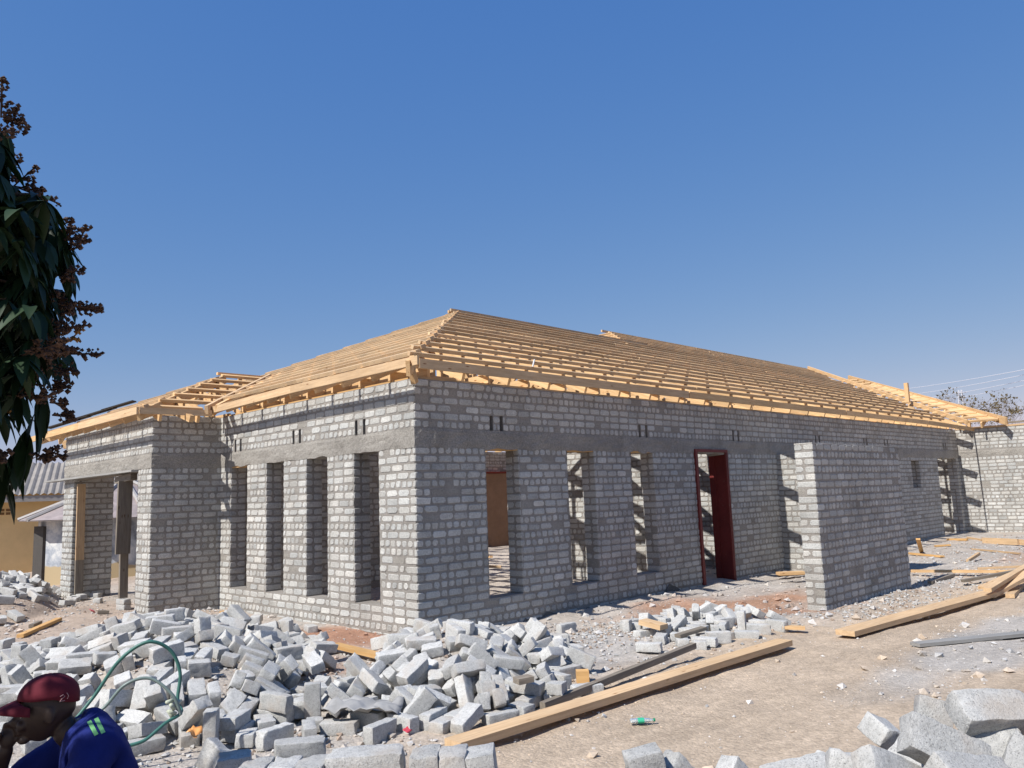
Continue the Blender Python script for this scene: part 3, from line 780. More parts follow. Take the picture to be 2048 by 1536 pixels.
BR = """
l1s,-2198,1706,291,13,-1,12,98
l0s,-1235,1180,58,69,-69,-16,16
l2s,-3517,-453,159,23,26,-6,-94
l1s,-3482,-987,142,10,-86,47,-15
l1s,-1196,1541,76,38,-44,79,21
l0s,-3327,1103,81,76,37,28,46
l1s,-2741,1903,99,1,25,-23,-94
l0s,-3013,927,284,7,97,-13,21
l0i,-3047,474,371,34,84,-43,1
l0s,-3107,1259,148,29,76,57,14
l0s,-3362,1358,46,2,-6,100,0
l2i,-2736,-1368,245,19,-56,63,-51
l0s,-2513,2541,41,81,0,0,58
l0i,-2511,-1396,136,53,72,-11,-42
l0s,-2609,1960,133,27,67,69,-2
l0i,-1886,481,367,37,2,-36,86
l0s,-3038,1940,64,14,55,-80,-21
l0i,-3105,370,327,3,-90,40,-19
l0i,-2339,-816,289,32,-9,-72,60
l0s,-2098,1823,260,13,97,-21,2
l1i,-2198,-1302,47,2,29,-96,-6
l0s,-1410,889,121,67,-66,26,22
l0s,-2796,1381,264,66,-20,-1,72
l0i,-2999,-1278,211,81,9,-11,57
l0i,-2826,-707,349,44,7,6,-89
l0s,-3712,777,41,84,0,0,-54
l0i,-1972,-377,264,76,-51,-17,38
l0s,-2991,2725,41,52,0,0,-85
l1i,-2588,-1187,218,62,16,-7,76
l0s,-1975,-747,134,33,-30,-89,-9
l0i,-2533,-1505,103,60,70,-8,-37
l0i,-3095,-1126,256,23,-7,75,-62
l0i,-2346,-557,355,79,32,15,51
l1s,-3295,239,257,96,-3,-27,-9
l0s,-2266,1578,317,92,-9,-5,-37
l0s,-3857,-543,90,48,-4,-23,-85
l0s,-1559,2826,41,86,0,0,51
l0s,-2249,2296,82,98,-20,-6,-2
l0i,-3482,1251,126,21,49,36,76
l0s,-3522,1089,42,25,0,0,97
l0s,-2253,1927,285,93,-25,-25,11
l0i,-2980,-1885,41,27,0,0,-96
l0s,-3057,1768,72,59,-80,6,-7
l1s,-3679,990,41,100,0,0,-1
l0s,-1060,1300,41,85,0,0,-52
l0s,-1750,-402,137,10,88,46,-5
l0s,-1285,1275,67,96,17,8,22
l0s,-1513,-21,74,76,9,12,-63
l0s,-1235,1038,58,68,-68,-21,21
l0i,-2974,-29,385,11,43,90,5
l0s,-1120,1699,41,0,-49,87,0
l0s,-1733,2105,142,53,27,-60,-53
l0s,-2869,3159,41,0,90,44,0
l0s,-3225,1389,128,7,40,9,91
l1i,-2584,-2160,41,29,0,0,96
l0s,-1386,434,84,73,-20,-21,62
l0i,-2796,-511,379,7,2,6,-100
l0i,-2416,-1869,121,33,62,32,-63
l0s,-2428,488,439,44,-1,1,90
l0s,-2672,2408,71,69,-34,-28,57
l0i,-3248,-1746,52,3,-81,-58,-4
l0i,-3518,-70,164,23,25,5,-94
l0s,-1209,1458,108,90,38,-21,-4
l0s,-3239,1497,52,99,-9,-1,6
l1s,-3681,-363,73,9,-9,70,70
l2i,-3012,-2071,41,90,0,0,44
l2s,-1676,167,197,22,30,-1,93
l0s,-2802,2008,70,66,-73,-15,9
l0i,-2637,-1740,49,2,-88,48,3
l0s,-3818,-667,41,0,-98,-17,0
l2i,-2848,-994,310,77,-61,12,-12
l0s,-962,254,41,55,0,0,-84
l0s,-3024,1510,108,11,-56,76,-31
l0s,-1881,-1338,41,0,81,58,0
l1s,-2570,1590,275,86,-6,-18,-47
l0s,-2399,2148,117,97,-21,-14,-6
l2s,-3817,-243,41,0,-87,49,0
l1s,-1504,1323,165,54,20,16,80
l0s,-3588,572,68,80,27,16,50
l1s,-2806,-1453,154,32,13,-18,92
l0s,-1807,643,315,10,-89,-42,17
l0s,-2164,2689,41,24,0,0,-97
l0s,-1642,2350,54,69,-3,4,72
l0s,-2245,3078,41,47,0,0,-88
l0i,-3428,-1274,103,55,-9,-19,81
l1s,-2927,2115,41,0,100,9,0
l0s,-3622,-1551,59,68,68,19,20
l1s,-1572,2149,60,95,-8,10,28
l0s,-3718,-44,109,37,84,-24,-32
l0i,-2797,-1629,91,26,26,-46,-81
l0i,-2998,-737,427,5,6,76,-65
l0s,-1375,760,90,97,2,23,-2
l0s,-2571,3164,41,77,0,0,-64
l0i,-2916,-2254,58,70,70,6,6
l0s,-2561,309,440,99,0,-3,-11
l0s,-2737,2138,41,0,99,16,0
l1s,-2831,2302,41,13,0,0,99
l1s,-1501,184,75,68,-24,27,-64
l0i,-2568,-619,360,78,3,10,-62
l0s,-1020,1011,41,0,83,55,0
l0i,-2759,-839,344,70,-57,-32,28
l0s,-3637,1332,41,97,0,0,-26
l0s,-3475,944,82,86,46,-14,-16
l2s,-2712,517,420,21,-9,1,97
l0s,-2646,1423,317,59,-67,19,-41
l0s,-3721,151,41,71,0,0,-70
l0s,-2359,2483,59,67,-67,-23,23
l1s,-3982,-454,41,97,0,0,24
l0s,-1716,1199,277,21,8,-97,1
l0i,-3518,-1705,41,0,-100,6,0
l0s,-2439,2959,98,44,-21,-68,55
l0s,-2091,2485,50,70,-3,-3,-71
l2i,-3294,-701,256,80,-8,-19,57
l0i,-3047,-758,316,92,4,-10,37
l0s,-2736,1059,352,88,-2,-15,-45
l1s,-3299,570,207,65,16,-25,-70
l1s,-3738,-866,58,43,43,-56,-56
l0s,-1491,-341,44,12,0,2,-99
l0i,-3190,1128,228,34,-86,34,-16
l0s,-2817,2595,41,0,75,-67,0
l0s,-1186,442,41,97,0,0,24
l0s,-2425,2773,58,64,-64,30,-30
l0s,-2303,-1526,44,0,-98,21,1
l0i,-3590,753,132,39,-25,-66,-59
l1s,-2368,-1611,66,34,-62,-34,-62
l2s,-2219,458,420,96,3,6,29
l0s,-3459,1530,41,70,0,0,72
l0i,-3025,1349,267,96,-15,24,-9
l0i,-2781,-1864,41,0,-58,82,0
l0s,-2557,2223,103,62,43,56,33
l0i,-2637,-40,445,68,72,-12,-11
l2s,-1327,1398,105,22,34,24,-88
l0s,-1909,1106,343,12,65,-75,-6
l0s,-3863,828,41,54,0,0,84
l0s,-3354,2268,58,68,-68,-20,20
l0s,-1915,821,355,14,42,-90,-6
l0s,-1112,225,87,70,14,-27,-65
l0i,-2671,122,483,63,75,-4,-20
l0s,-2215,2214,185,91,-36,14,-11
l0s,-4074,-568,41,0,26,97,0
l1s,-1762,-206,169,61,30,10,72
l0i,-2682,-312,454,18,-15,94,-22
l2s,-1795,2365,59,6,84,53,-9
l0s,-1273,1713,70,73,-33,-25,55
l0s,-2520,2411,144,11,-42,-87,22
l0i,-2649,-1780,145,59,-57,43,-38
l2s,-2105,1991,213,5,34,93,-14
l0i,-2404,-1303,120,81,6,26,-53
l0s,-3771,464,41,0,61,-79,0
l0s,-3023,2304,41,95,0,0,31
l0s,-2132,2580,123,97,-4,1,24
l0s,-3487,152,218,0,17,98,5
l1s,-3125,-1803,76,47,1,-26,-84
l1s,-1578,298,156,27,46,-81,-24
l2s,-3596,-713,93,23,30,-4,-92
l0s,-2261,83,408,90,0,10,-43
l0s,-2678,2641,88,23,18,7,95
l0s,-3748,1179,80,66,14,8,-73
l0s,-2526,2246,198,38,-5,21,90
l0s,-3402,1742,58,19,-19,-68,68
l0i,-3395,1236,211,68,56,22,-42
l0i,-3755,408,121,26,0,0,97
l0s,-3561,370,85,35,-76,-50,24
l2s,-1876,2570,59,26,-26,-66,66
l0s,-1462,395,181,96,-15,-10,-23
l0s,-821,780,41,0,64,-77,0
l1i,-3968,-1075,41,0,100,0,0
l0i,-2150,-537,320,18,36,-11,91
l0s,-2214,1609,394,99,-10,-2,-10
l0s,-4344,529,41,0,-68,-74,0
l0s,-2370,1298,384,21,13,74,63
l0s,-2660,849,398,88,-8,-4,47
l0i,-3774,209,121,0,89,46,0
l0s,-3251,2760,58,71,-71,-4,4
l0s,-1646,1859,158,5,-19,-10,-98
l0s,-2340,1416,347,98,-8,-5,-16
l0s,-1613,1564,198,58,11,17,79
l0s,-3484,387,193,0,100,-10,-1
l0s,-2467,3368,58,60,60,-36,-36
l0s,-2446,2024,222,48,-74,-3,-47
l0s,-1290,2140,59,42,-42,57,-57
l0i,-988,446,93,21,50,83,-13
l0i,-2514,1836,299,59,-52,57,24
l0i,-3228,-278,304,78,-11,-15,60
l0i,-3152,-1016,269,70,-62,-31,13
l0s,-1722,3002,58,22,22,-67,-67
l0i,-3440,-1567,95,14,96,24,-6
l2s,-963,1796,58,69,-69,17,-17
l0i,-2241,-760,310,55,73,7,-40
l0i,-2577,-437,440,12,77,62,-10
l0s,-867,996,58,57,57,41,41
l0i,-1502,-552,101,18,-29,-5,-94
l0i,-2126,-860,196,41,77,42,26
l0s,-2783,2181,121,0,-18,-98,0
l1s,-3584,195,96,66,68,-32,4
l1s,-2457,2614,121,1,0,0,100
l0s,-822,2110,59,24,-24,67,-67
l0i,-2952,-314,397,24,-35,-69,59
l1s,-948,826,73,34,14,93,-5
l0s,-1703,1039,296,30,-1,-63,71
l2i,-3219,-94,345,100,2,4,-4
l0i,-2434,-1080,219,11,-93,30,20
l0i,-2612,384,517,97,1,-3,-25
l0s,-2201,953,405,71,-7,2,-70
l0i,-3303,-1335,228,28,81,45,-24
l1s,-1110,1994,41,44,0,0,90
l0s,-3210,2420,41,0,-58,-81,0
l1i,-3424,-402,235,69,-48,19,-51
l0i,-3214,-1994,121,67,22,67,-22
l2i,-3439,321,292,8,41,89,16
l0s,-1747,949,300,5,95,-22,-22
l2i,-2879,-1581,145,24,22,36,-87
l0s,-3325,1308,145,69,71,-13,-10
l0s,-3235,1827,116,75,23,-33,52
l0s,-2333,2793,121,26,66,26,-66
l0i,-1762,-54,239,20,91,35,-9
l0i,-3146,-348,349,50,-33,52,-60
l0i,-2580,2351,242,5,38,90,-21
l0s,-2054,1195,404,2,93,-35,12
l0i,-3582,-1132,131,50,43,63,41
l0i,-2090,-1411,80,28,17,5,-94
l0i,-3196,770,248,11,41,-76,-50
l0s,-1543,858,219,67,36,-22,-61
l0s,-1427,1110,140,54,-9,-46,70
l0i,-3402,46,290,18,-3,-24,96
l0s,-3662,-1387,58,62,-62,34,-34
l1s,-3505,884,127,58,45,17,-66
l1s,-3044,-1681,77,35,63,58,-37
l0i,-3466,-1086,222,77,59,24,9
l1s,-3137,2063,66,64,-31,64,31
l0s,-1302,208,41,0,-99,-12,0
l0i,-2503,-2351,41,0,42,91,0
l0s,-966,1538,58,13,13,70,70
l0s,-1031,731,41,99,0,0,-16
l0s,-3007,2192,121,0,80,60,0
l0s,-3541,2008,59,48,48,-52,-52
l0s,-1337,1663,139,11,92,0,38
l0s,-1489,1325,248,21,-46,-85,14
l1i,-2994,241,399,42,-68,34,50
l0s,-3738,-175,63,32,-36,-66,58
l0s,-2473,770,426,6,68,73,-1
l0s,-1394,1382,189,42,36,23,80
l0s,-3134,1360,196,9,-68,66,-31
l0s,-3641,1497,58,71,-71,-3,3
l0s,-3584,1786,101,24,-53,80,16
l1s,-2686,3023,41,0,67,-74,0
l0s,-1276,2106,156,37,0,0,93
l0s,-1348,1537,154,9,-36,32,87
l2i,-2428,-967,272,34,-8,-73,59
l1i,-2557,-367,527,61,34,49,-52
l0s,-2865,2350,121,8,0,0,100
l0i,-1238,1029,200,34,-1,25,91
l1i,-2544,-855,306,9,-94,30,12
l2s,-3242,1662,108,0,77,-46,-44
l0s,-3260,2231,121,33,62,-33,62
l0s,-3645,68,155,94,-24,22,3
l0i,-1811,-676,126,1,-78,62,2
l0s,-1890,1900,218,9,0,-99,11
l0i,-2646,2638,162,49,-18,8,-85
l0i,-2852,1415,322,8,94,-26,19
l2s,-3216,1920,58,13,13,70,70
l0i,-3415,1919,113,68,-47,52,-19
l1s,-2731,3281,41,37,0,0,93
l0i,-3526,-866,145,44,-8,61,-66
l0s,-1542,574,199,17,40,-90,10
l0s,-916,1076,144,61,12,-20,-76
l0s,-1432,2009,77,61,-77,19,-9
l0s,-3316,2042,58,11,-11,-70,70
l0i,-1694,-565,126,89,11,-43,11
l0i,-3324,130,319,13,12,66,73
l0s,-1104,1181,154,18,-14,8,-97
l0s,-2149,-332,324,94,14,13,28
l0i,-2414,-455,397,80,-28,-22,49
l0s,-3991,359,58,22,22,67,67
l0s,-2876,2869,41,29,0,0,96
l0s,-1959,2747,126,44,-8,-70,-56
l0s,-1800,240,277,15,58,-78,-19
l0i,-3932,-356,121,0,48,-88,0
l0i,-1472,287,194,45,5,-60,66
l2s,-1863,2199,140,54,-76,-15,34
l0i,-3153,-1324,196,29,51,-51,-63
l2s,-2508,854,496,96,-3,-5,-27
l2s,-2098,337,392,82,-4,12,-57
l0s,-1805,2619,58,66,66,-26,-26
l0s,-4015,108,41,80,0,0,-60
l0s,-2147,2866,41,0,-92,-38,0
l0s,-2895,500,384,13,39,91,1
l0s,-1432,1805,103,89,22,26,31
l0s,-2841,1755,201,23,-16,-35,89
l0i,-3243,-1815,199,60,-28,20,72
l0i,-3317,-1147,240,34,46,13,-81
l1s,-3410,732,115,65,-60,4,-47
l0i,-1485,666,241,12,5,-98,15
l0s,-3798,1654,58,14,14,-69,-69
l0s,-2948,2510,89,20,-20,96,-2
l0s,-970,1099,216,8,-57,80,-12
l0i,-3269,-1484,116,69,-37,46,-42
l2s,-3128,2964,41,0,99,13,0
l0s,-2243,695,422,3,-70,-71,4
l0i,-3008,-1900,121,0,-34,94,0
l2s,-3139,-1543,104,72,17,9,-67
l2i,-2445,-1735,58,34,34,-62,-62
l1s,-3271,1004,151,66,61,18,-40
l0s,-3704,2517,58,71,71,-1,-1
l0s,-3450,1631,121,32,0,0,95
l0s,-1069,943,121,0,72,70,0
l0s,-1722,827,357,90,-14,35,-21
l0s,-1901,2440,122,48,-51,-49,-52
l2i,-2448,460,537,70,-71,6,-7
l0s,-4170,-307,41,37,0,0,93
l0i,-2422,-1258,240,8,42,-87,-25
l2s,-2312,278,428,6,35,-93,-4
l1i,-2952,-886,326,33,48,-54,-61
l0s,-2088,2480,148,66,-71,-17,19
l0s,-4063,-167,41,6,0,0,100
l0s,-1699,2433,128,14,1,5,99
l1s,-1233,623,66,9,70,9,-70
l0s,-3780,1087,132,11,-88,-44,-12
l1s,-2634,-144,421,99,4,0,-16
l0s,-1931,2955,58,50,-50,50,-50
l2s,-2573,-1655,113,81,-23,13,-52
l1s,-3644,-587,92,30,-22,-73,-58
l0s,-2286,2105,246,88,1,31,-36
l1s,-3891,1260,58,69,69,-15,-15
l0i,-3391,817,181,34,91,19,-13
l1s,-1082,756,121,0,100,-4,0
l0s,-3640,1350,139,6,-83,55,5
l1s,-2866,650,376,10,-39,91,-10
l1s,-2851,993,350,52,-45,38,-62
l0s,-1243,2347,121,42,57,42,-57
l1s,-2895,2097,146,57,42,-57,42
l0s,-2422,1121,391,60,-2,-7,-80
l0s,-1898,2605,174,56,56,44,44
l1i,-3465,1077,161,13,74,4,66
l2s,-2049,3327,41,4,0,0,100
l0i,-2241,-1167,218,55,46,-67,-19
l0i,-2688,-1475,212,52,-18,14,-82
l0s,-1437,1671,176,50,-8,39,-77
l0i,-2852,180,409,5,86,49,8
l0i,-1788,27,290,95,-21,6,20
l0s,-1578,-158,140,80,-51,26,-17
l0i,-2561,1273,416,32,-45,83,2
l2s,-3840,-711,170,22,67,-22,67
l0i,-2113,999,467,91,4,18,36
l0i,-1936,-1082,212,61,18,-1,-77
l0i,-1901,-615,227,69,72,-6,-4
l0s,-1299,-112,58,66,66,24,24
l0s,-889,1354,41,21,0,0,98
l1s,-2638,1803,206,11,-12,81,56
l0s,-3190,2181,104,70,-61,-36,6
l0i,-2738,-2365,58,60,60,37,37
l2s,-1860,720,403,35,-27,36,-82
l1s,-3077,1567,165,92,0,-34,-21
l0s,-2875,1860,148,88,36,-14,-27
l1s,-2613,219,454,70,71,-9,-5
l2i,-2933,-1408,192,33,50,-48,-64
l1s,-1638,3233,41,89,0,0,-45
l0i,-1299,-207,149,8,-2,-99,-9
l1i,-1107,625,77,9,5,94,33
l1s,-1514,2203,141,51,-69,36,-35
l0s,-3429,583,175,13,-53,0,84
l0s,-3170,1621,131,33,-85,-28,29
l0s,-2636,2903,58,12,12,-70,-70
l0i,-2088,605,442,90,-11,28,-32
l0i,-2649,718,479,83,0,21,-52
l0i,-783,2133,156,90,0,0,45
l0i,-1694,730,420,30,-52,-79,-12
l0s,-4078,600,58,64,64,-30,-30
l0i,-3585,-651,205,90,-11,-7,40
l0s,-3617,-1252,53,5,34,94,0
l2s,-4029,782,41,0,-68,-73,0
l0s,-2908,1565,190,84,11,13,52
l1i,-2814,-160,409,41,-5,-5,91
l0i,-2844,557,474,91,1,-13,-40
l1i,-1077,906,218,37,-38,-60,60
l0s,-2043,2238,141,37,-54,-41,64
l0i,-2992,2216,201,0,-44,90,0
l0i,-3689,-783,157,46,82,-31,-14
l0i,-2224,-130,395,64,66,-18,-35
l0s,-2468,1926,260,73,46,-50,2
l0i,-1873,-433,243,54,-74,-29,30
l0s,-2464,562,517,1,100,-9,1
l0i,-3640,894,126,45,45,-29,71
l0s,-2595,1051,400,64,60,-41,-25
l1i,-2143,-1076,122,65,-26,-48,52
l0i,-3081,3540,58,65,65,28,28
l0s,-2203,2763,121,53,0,0,-85
l1s,-1206,868,75,91,5,39,-11
l0s,-1841,3299,58,66,-66,26,-26
l0s,-1416,2253,121,36,61,-36,61
l0i,-3449,1478,201,18,68,18,-68
l0i,-406,1533,41,59,0,0,-81
c0s,-1769,-1744,109,16,95,2,26
c0s,-232,-870,88,29,95,-11,-5
c0s,-1405,-1365,180,8,-63,-50,59
c0i,-1358,-2667,73,58,11,-9,80
c0i,-805,-1859,367,58,17,-4,80
c0i,-1609,-1718,276,4,20,98,6
c0s,-1549,-1304,62,86,-20,-10,46
c0s,288,-1516,41,99,0,0,16
c0i,-1831,-1893,126,13,30,58,-74
c0s,-893,-2676,41,16,0,0,-99
c0i,-1943,-1979,75,97,-3,-15,-17
c0i,-1185,-2071,349,1,-17,-98,-13
c0s,-651,-715,48,5,83,55,4
c2i,-1830,-2042,183,43,-9,-89,-11
c0s,-366,-2240,41,0,38,-92,0
c2s,-103,-616,41,0,-68,-74,0
c0s,409,-1146,41,0,7,100,0
c0s,99,-1509,142,96,-1,8,-27
c0s,-1924,-1549,58,29,29,65,65
c2s,-2104,-2096,58,70,70,8,9
c0i,-1231,-2684,60,5,-81,58,6
c0s,-2154,-1646,41,39,0,0,-92
c0s,374,-1909,41,87,0,0,50
c0s,38,-1523,67,90,-2,10,-43
c0s,112,-949,75,16,-9,33,-93
c0s,-296,-1117,222,20,51,-84,3
c2s,-119,-2337,41,93,0,0,36
c0s,-2215,-2318,41,0,-91,40,0
c1s,428,-1688,58,71,-71,-5,5
c0s,-620,-529,94,63,-19,-16,-73
c0s,-782,-713,59,60,-60,-37,37
c1s,-1,-2113,41,97,0,0,-24
c0s,-536,-2116,123,81,16,40,-40
c0s,-690,-905,130,91,-40,-2,11
c0s,-1667,-1572,125,62,56,-54,-7
c0s,-330,-2394,90,20,-48,-85,-6
c2i,-1467,-3002,41,70,0,0,71
c0s,-788,-2493,69,7,-20,92,-34
c0i,-928,-2427,94,91,35,11,21
c0s,-201,-2267,114,86,6,33,40
c0i,-960,-2285,224,30,25,-26,89
c1s,-300,-2045,58,63,-63,31,-31
c0s,-198,-1811,97,29,75,49,34
c0i,-1469,-2524,162,15,95,17,23
c0i,-1690,-3035,41,0,-99,10,0
c2s,245,-694,41,0,60,-80,0
c2i,-1619,-2483,161,96,-13,-24,8
c0s,-490,-1070,247,11,20,-95,21
c0s,-1326,-1743,344,18,32,93,-3
c0i,-1343,-1325,211,58,14,58,56
c0s,-922,-1027,160,20,-22,30,90
c1s,26,-1186,73,4,94,-24,-22
c0s,-1908,-2460,59,65,6,-5,76
c1i,-1104,-3014,121,0,55,83,0
c0s,-77,-761,121,55,71,1,-44
c1i,-1654,-2323,192,40,23,6,-88
c0i,-571,-1937,258,15,24,-92,-27
c0s,-1050,-2948,41,0,97,26,0
c0s,-1534,-1471,131,33,87,30,20
c0i,-888,-2694,150,79,50,19,29
c0s,-1144,-1078,138,94,25,-21,8
c0s,-205,-384,41,62,0,0,-78
c0i,-226,-1670,187,47,81,32,-12
c0i,-2042,-2760,58,70,70,12,12
c2s,-700,-950,234,14,7,-10,98
c0s,-409,-304,58,56,-56,43,-43
c1i,-1570,-2045,274,84,-6,-18,51
c0s,-78,-1915,81,64,-15,7,75
c0i,-126,-1879,246,23,-84,8,-48
c0i,-1403,-1837,361,1,31,95,6
c0s,-1466,-1577,235,18,20,-22,-94
c0i,-1335,-2442,209,80,-39,42,-19
c0s,326,-1619,58,15,15,-69,-69
c0s,-36,-1682,142,2,-77,37,-52
c0i,-524,-2286,173,1,-23,97,3
c0s,-1010,-3132,58,40,40,-58,-58
c0s,-691,-732,166,10,20,68,70
c1s,-457,-637,41,28,0,0,96
c0s,327,-894,41,75,0,0,66
c0i,-1855,-2808,41,0,12,-99,0
c0s,697,-600,41,97,0,0,26
c0s,-2100,-2274,41,0,41,91,0
c0i,-1605,-1870,247,28,10,95,-6
c0i,-1700,-2871,102,46,20,-68,-54
c0s,-495,-1279,314,33,5,14,93
c0i,-539,-2445,99,6,29,90,-32
c1s,-549,-2283,68,47,53,-50,50
c0s,-428,-2053,109,86,14,32,-39
c0i,-2278,-1887,68,53,-19,29,-78
c2i,-715,-2146,246,29,88,34,15
c1s,-1988,-2192,65,13,-88,-45,-9
c0i,-1536,-2366,266,92,-18,-14,32
c0s,285,-1826,70,21,-45,79,-36
c1i,-1140,-1694,402,70,56,26,36
c0s,-1319,-3132,41,0,-63,-78,0
c0s,277,-1272,82,4,-12,95,27
c0i,-1232,-2281,275,93,20,11,-29
c0s,98,-1741,41,0,-1,100,0
c0i,-2222,-1621,122,56,0,1,-82
c1s,-1142,-2593,73,54,-40,-58,46
c0i,-994,-2410,211,4,-96,27,8
c0i,-612,-2208,223,18,84,-43,27
c0i,-2030,-2452,113,25,56,42,66
c1s,-229,-705,63,28,-25,-62,69
c0s,-260,-563,86,20,4,98,-1
c1i,-164,-1739,241,7,75,-55,-37
c0i,-1200,-1316,315,92,-2,3,-38
c0i,-1844,-2424,144,100,7,5,0
c0s,-1012,-832,69,52,-21,31,-77
c1s,88,-746,58,68,68,18,18
c0i,-2433,-2709,58,9,-9,70,-70
c2s,-494,-437,58,58,-58,41,-41
c0i,-1664,-2176,222,8,-97,4,-21
c0s,-678,-1431,368,92,-10,1,-39
c0i,-1104,-1910,402,52,61,40,45
c2s,-1290,-1575,341,88,-23,3,41
c1s,-1768,-2554,64,76,12,7,-64
c2s,-926,-841,100,32,37,-1,87
c1s,-553,-1381,342,94,-8,8,-34
c0i,-797,-466,143,67,49,-43,-35
c1s,-698,-1796,355,78,0,17,-60
c0i,-1945,-2981,78,98,2,-17,11
c1s,412,-1362,66,48,52,-48,52
c0i,-2073,-1778,103,15,15,-69,69
c1s,-341,-2190,138,28,-28,-65,65
c2i,-1425,-1994,326,11,32,94,8
c2s,-497,-751,106,64,-32,-68,-12
c0i,-2226,-1941,116,34,-29,-89,-2
c0i,-2326,-2407,58,58,-58,41,-41
c1i,-1731,-2067,226,31,-35,-57,-67
c1s,67,-1749,146,69,-15,-69,-15
c0i,612,-1477,58,31,31,64,64
c1s,-1909,-2301,124,84,-54,0,7
c0s,295,-1467,126,12,69,71,-6
c0i,-788,-2281,174,1,42,46,78
c0s,177,-1809,139,8,-86,-48,15
c0i,-1992,-2001,193,28,-68,-67,4
c1i,-1124,-2465,131,16,-4,-90,-40
c0s,38,-882,143,41,89,17,0
c1s,16,-655,58,43,-43,56,-56
c0i,-487,-2580,58,5,5,70,71
c0s,-517,-946,245,18,46,-75,44
c2s,741,-429,41,0,-100,6,0
c0s,32,-624,156,78,0,0,63
c0s,128,-2126,58,63,63,32,32
c0i,-2077,-1937,150,38,-10,32,-86
c0i,-1457,-2786,119,54,-16,69,-45
c0s,125,-1390,114,24,-34,12,90
c2i,-1980,-1674,90,46,-53,46,53
c1s,425,-695,41,0,-96,-27,0
c1s,-1286,-1233,206,34,-33,-78,40
c0i,-2068,-2642,127,45,-8,70,55
c0s,-9,-1040,155,47,-22,84,17
c0i,-1257,-2394,279,61,-64,46,10
c0i,-1501,-2692,133,62,-3,71,-34
c0i,-759,-3005,41,97,0,0,-24
c0s,-502,-520,174,41,43,-57,-57
c0i,-1228,-2841,128,3,-56,-83,-2
c0i,-227,-2500,131,46,-18,-66,57
c0i,-937,-1781,413,46,-39,-58,56
c0s,77,-1978,117,40,17,-90,8
c0i,-782,-1188,318,47,21,72,47
c0i,-1865,-1637,210,31,-80,42,29
c0i,-83,-1546,210,47,42,74,23
c0s,242,-700,121,0,94,-33,0
c0s,-1816,-1497,121,1,-71,1,71
c0i,-1838,-1777,192,92,-28,-21,18
c0i,-719,-2684,58,54,-54,-46,46
c0i,189,-1018,127,6,46,46,76
c2s,179,-384,41,0,73,-69,0
c0s,-790,-1567,390,52,1,3,86
c1i,-1695,-1963,244,86,42,-30,6
c0i,-719,-1034,318,35,50,52,60
c0s,84,-1613,157,67,-68,26,-13
c0i,-1780,-2208,252,6,-97,-6,-22
c0i,-23,-1817,263,61,-38,65,-25
c2i,-2056,-2877,41,0,-99,-15,0
c0s,-372,-669,184,23,-37,-51,74
c0i,-2232,-2679,58,49,49,51,51
c0i,-1199,-2206,363,22,-19,-94,18
c0s,445,-434,41,0,-99,-12,0
c0i,-1930,-2612,137,33,-11,-82,46
c0i,1160,-1111,58,71,-71,1,-1
c0i,-1261,-2894,41,14,0,0,-99
c0i,-1040,-2795,91,12,83,-51,20
c0i,-1661,-2652,135,50,-64,-57,-12
c0i,-1623,-2927,113,22,-49,46,-71
c0i,-180,-1991,175,6,-1,99,-15
c1s,-15,-1291,95,3,93,-24,-28
c0s,-970,-976,233,69,20,58,39
c0i,-1560,-2580,274,31,94,-14,-4
c0s,-400,-768,100,48,-73,-28,39
c0i,-861,-2136,295,93,12,-1,35
c0s,-1004,-1234,272,27,72,64,-5
c2s,146,-1125,83,32,22,34,86
c1i,-1568,-2768,159,10,22,84,48
c0i,-167,-2147,161,23,78,55,-19
c0s,-123,-1057,153,43,-76,45,-18
c2s,-1497,-3396,58,50,-50,50,-50
c0s,-319,-567,147,90,6,-20,-39
c0s,-4373,-2121,58,68,68,-18,-18
c0i,-517,-2444,198,30,94,12,-7
c0i,-990,-2637,122,37,-2,-28,-89
r0i,1403,-2684,41,81,0,0,-58
r1s,1650,-1841,66,17,69,-17,69
r0s,2997,-2137,41,92,0,0,-40
r0s,2669,-1726,41,16,0,0,99
r0s,2866,-2274,41,0,-50,86,0
r0i,1303,-2240,41,23,0,0,-97
r1s,3270,-2007,58,70,70,12,12
r0s,3193,-2121,58,39,-39,-59,59
r0s,1944,-2227,41,47,0,0,-88
r0s,2367,-2159,41,0,-38,-92,0
r0i,1273,-2514,41,35,0,0,-94
r0s,3002,-1842,58,71,71,-2,-2
r0s,2193,-2356,58,49,-49,51,-51
r0s,2497,-1503,41,0,91,42,0
r0s,2858,-1957,85,96,-4,-20,-20
r0i,2620,-2628,41,0,71,70,0
r0i,1761,-2296,41,0,-77,-64,0
r1s,2294,-1643,41,97,0,0,-23
r1i,2729,-2388,130,34,-25,-22,-88
r0s,2517,-1834,58,36,36,61,61
r0i,2366,-2337,58,9,9,70,70
r2s,2844,-1783,58,33,-33,62,-62
r0i,2144,-2672,121,59,-39,-59,-39
r0i,2708,-2791,97,31,25,-9,91
r0s,2798,-1380,41,0,92,-40,0
r0i,2351,-1994,128,10,44,-55,70
r1s,1809,-2553,66,31,-64,31,64
r2s,3030,-1266,41,31,0,0,-95
r2s,1641,-2062,58,8,-8,70,-70
r1s,1566,-2580,41,0,96,-29,0
r0i,2694,-1871,109,64,-67,4,-37
r0s,2628,-2110,41,100,0,0,4
r0s,2002,-1989,41,0,-41,-91,0
r0i,2032,-2509,58,16,-16,69,-69
r0i,1863,-2066,88,22,2,98,0
r0i,2654,-2230,93,88,22,-8,41
r0i,2182,-2838,58,35,35,61,61
r0i,1860,-1704,101,4,-24,-9,-97
r0i,1579,-2728,58,66,-66,25,-25
r0i,1923,-2428,120,2,42,-57,71
r1s,1724,-2479,66,43,-56,43,56
r1i,1232,-2733,41,47,0,0,88
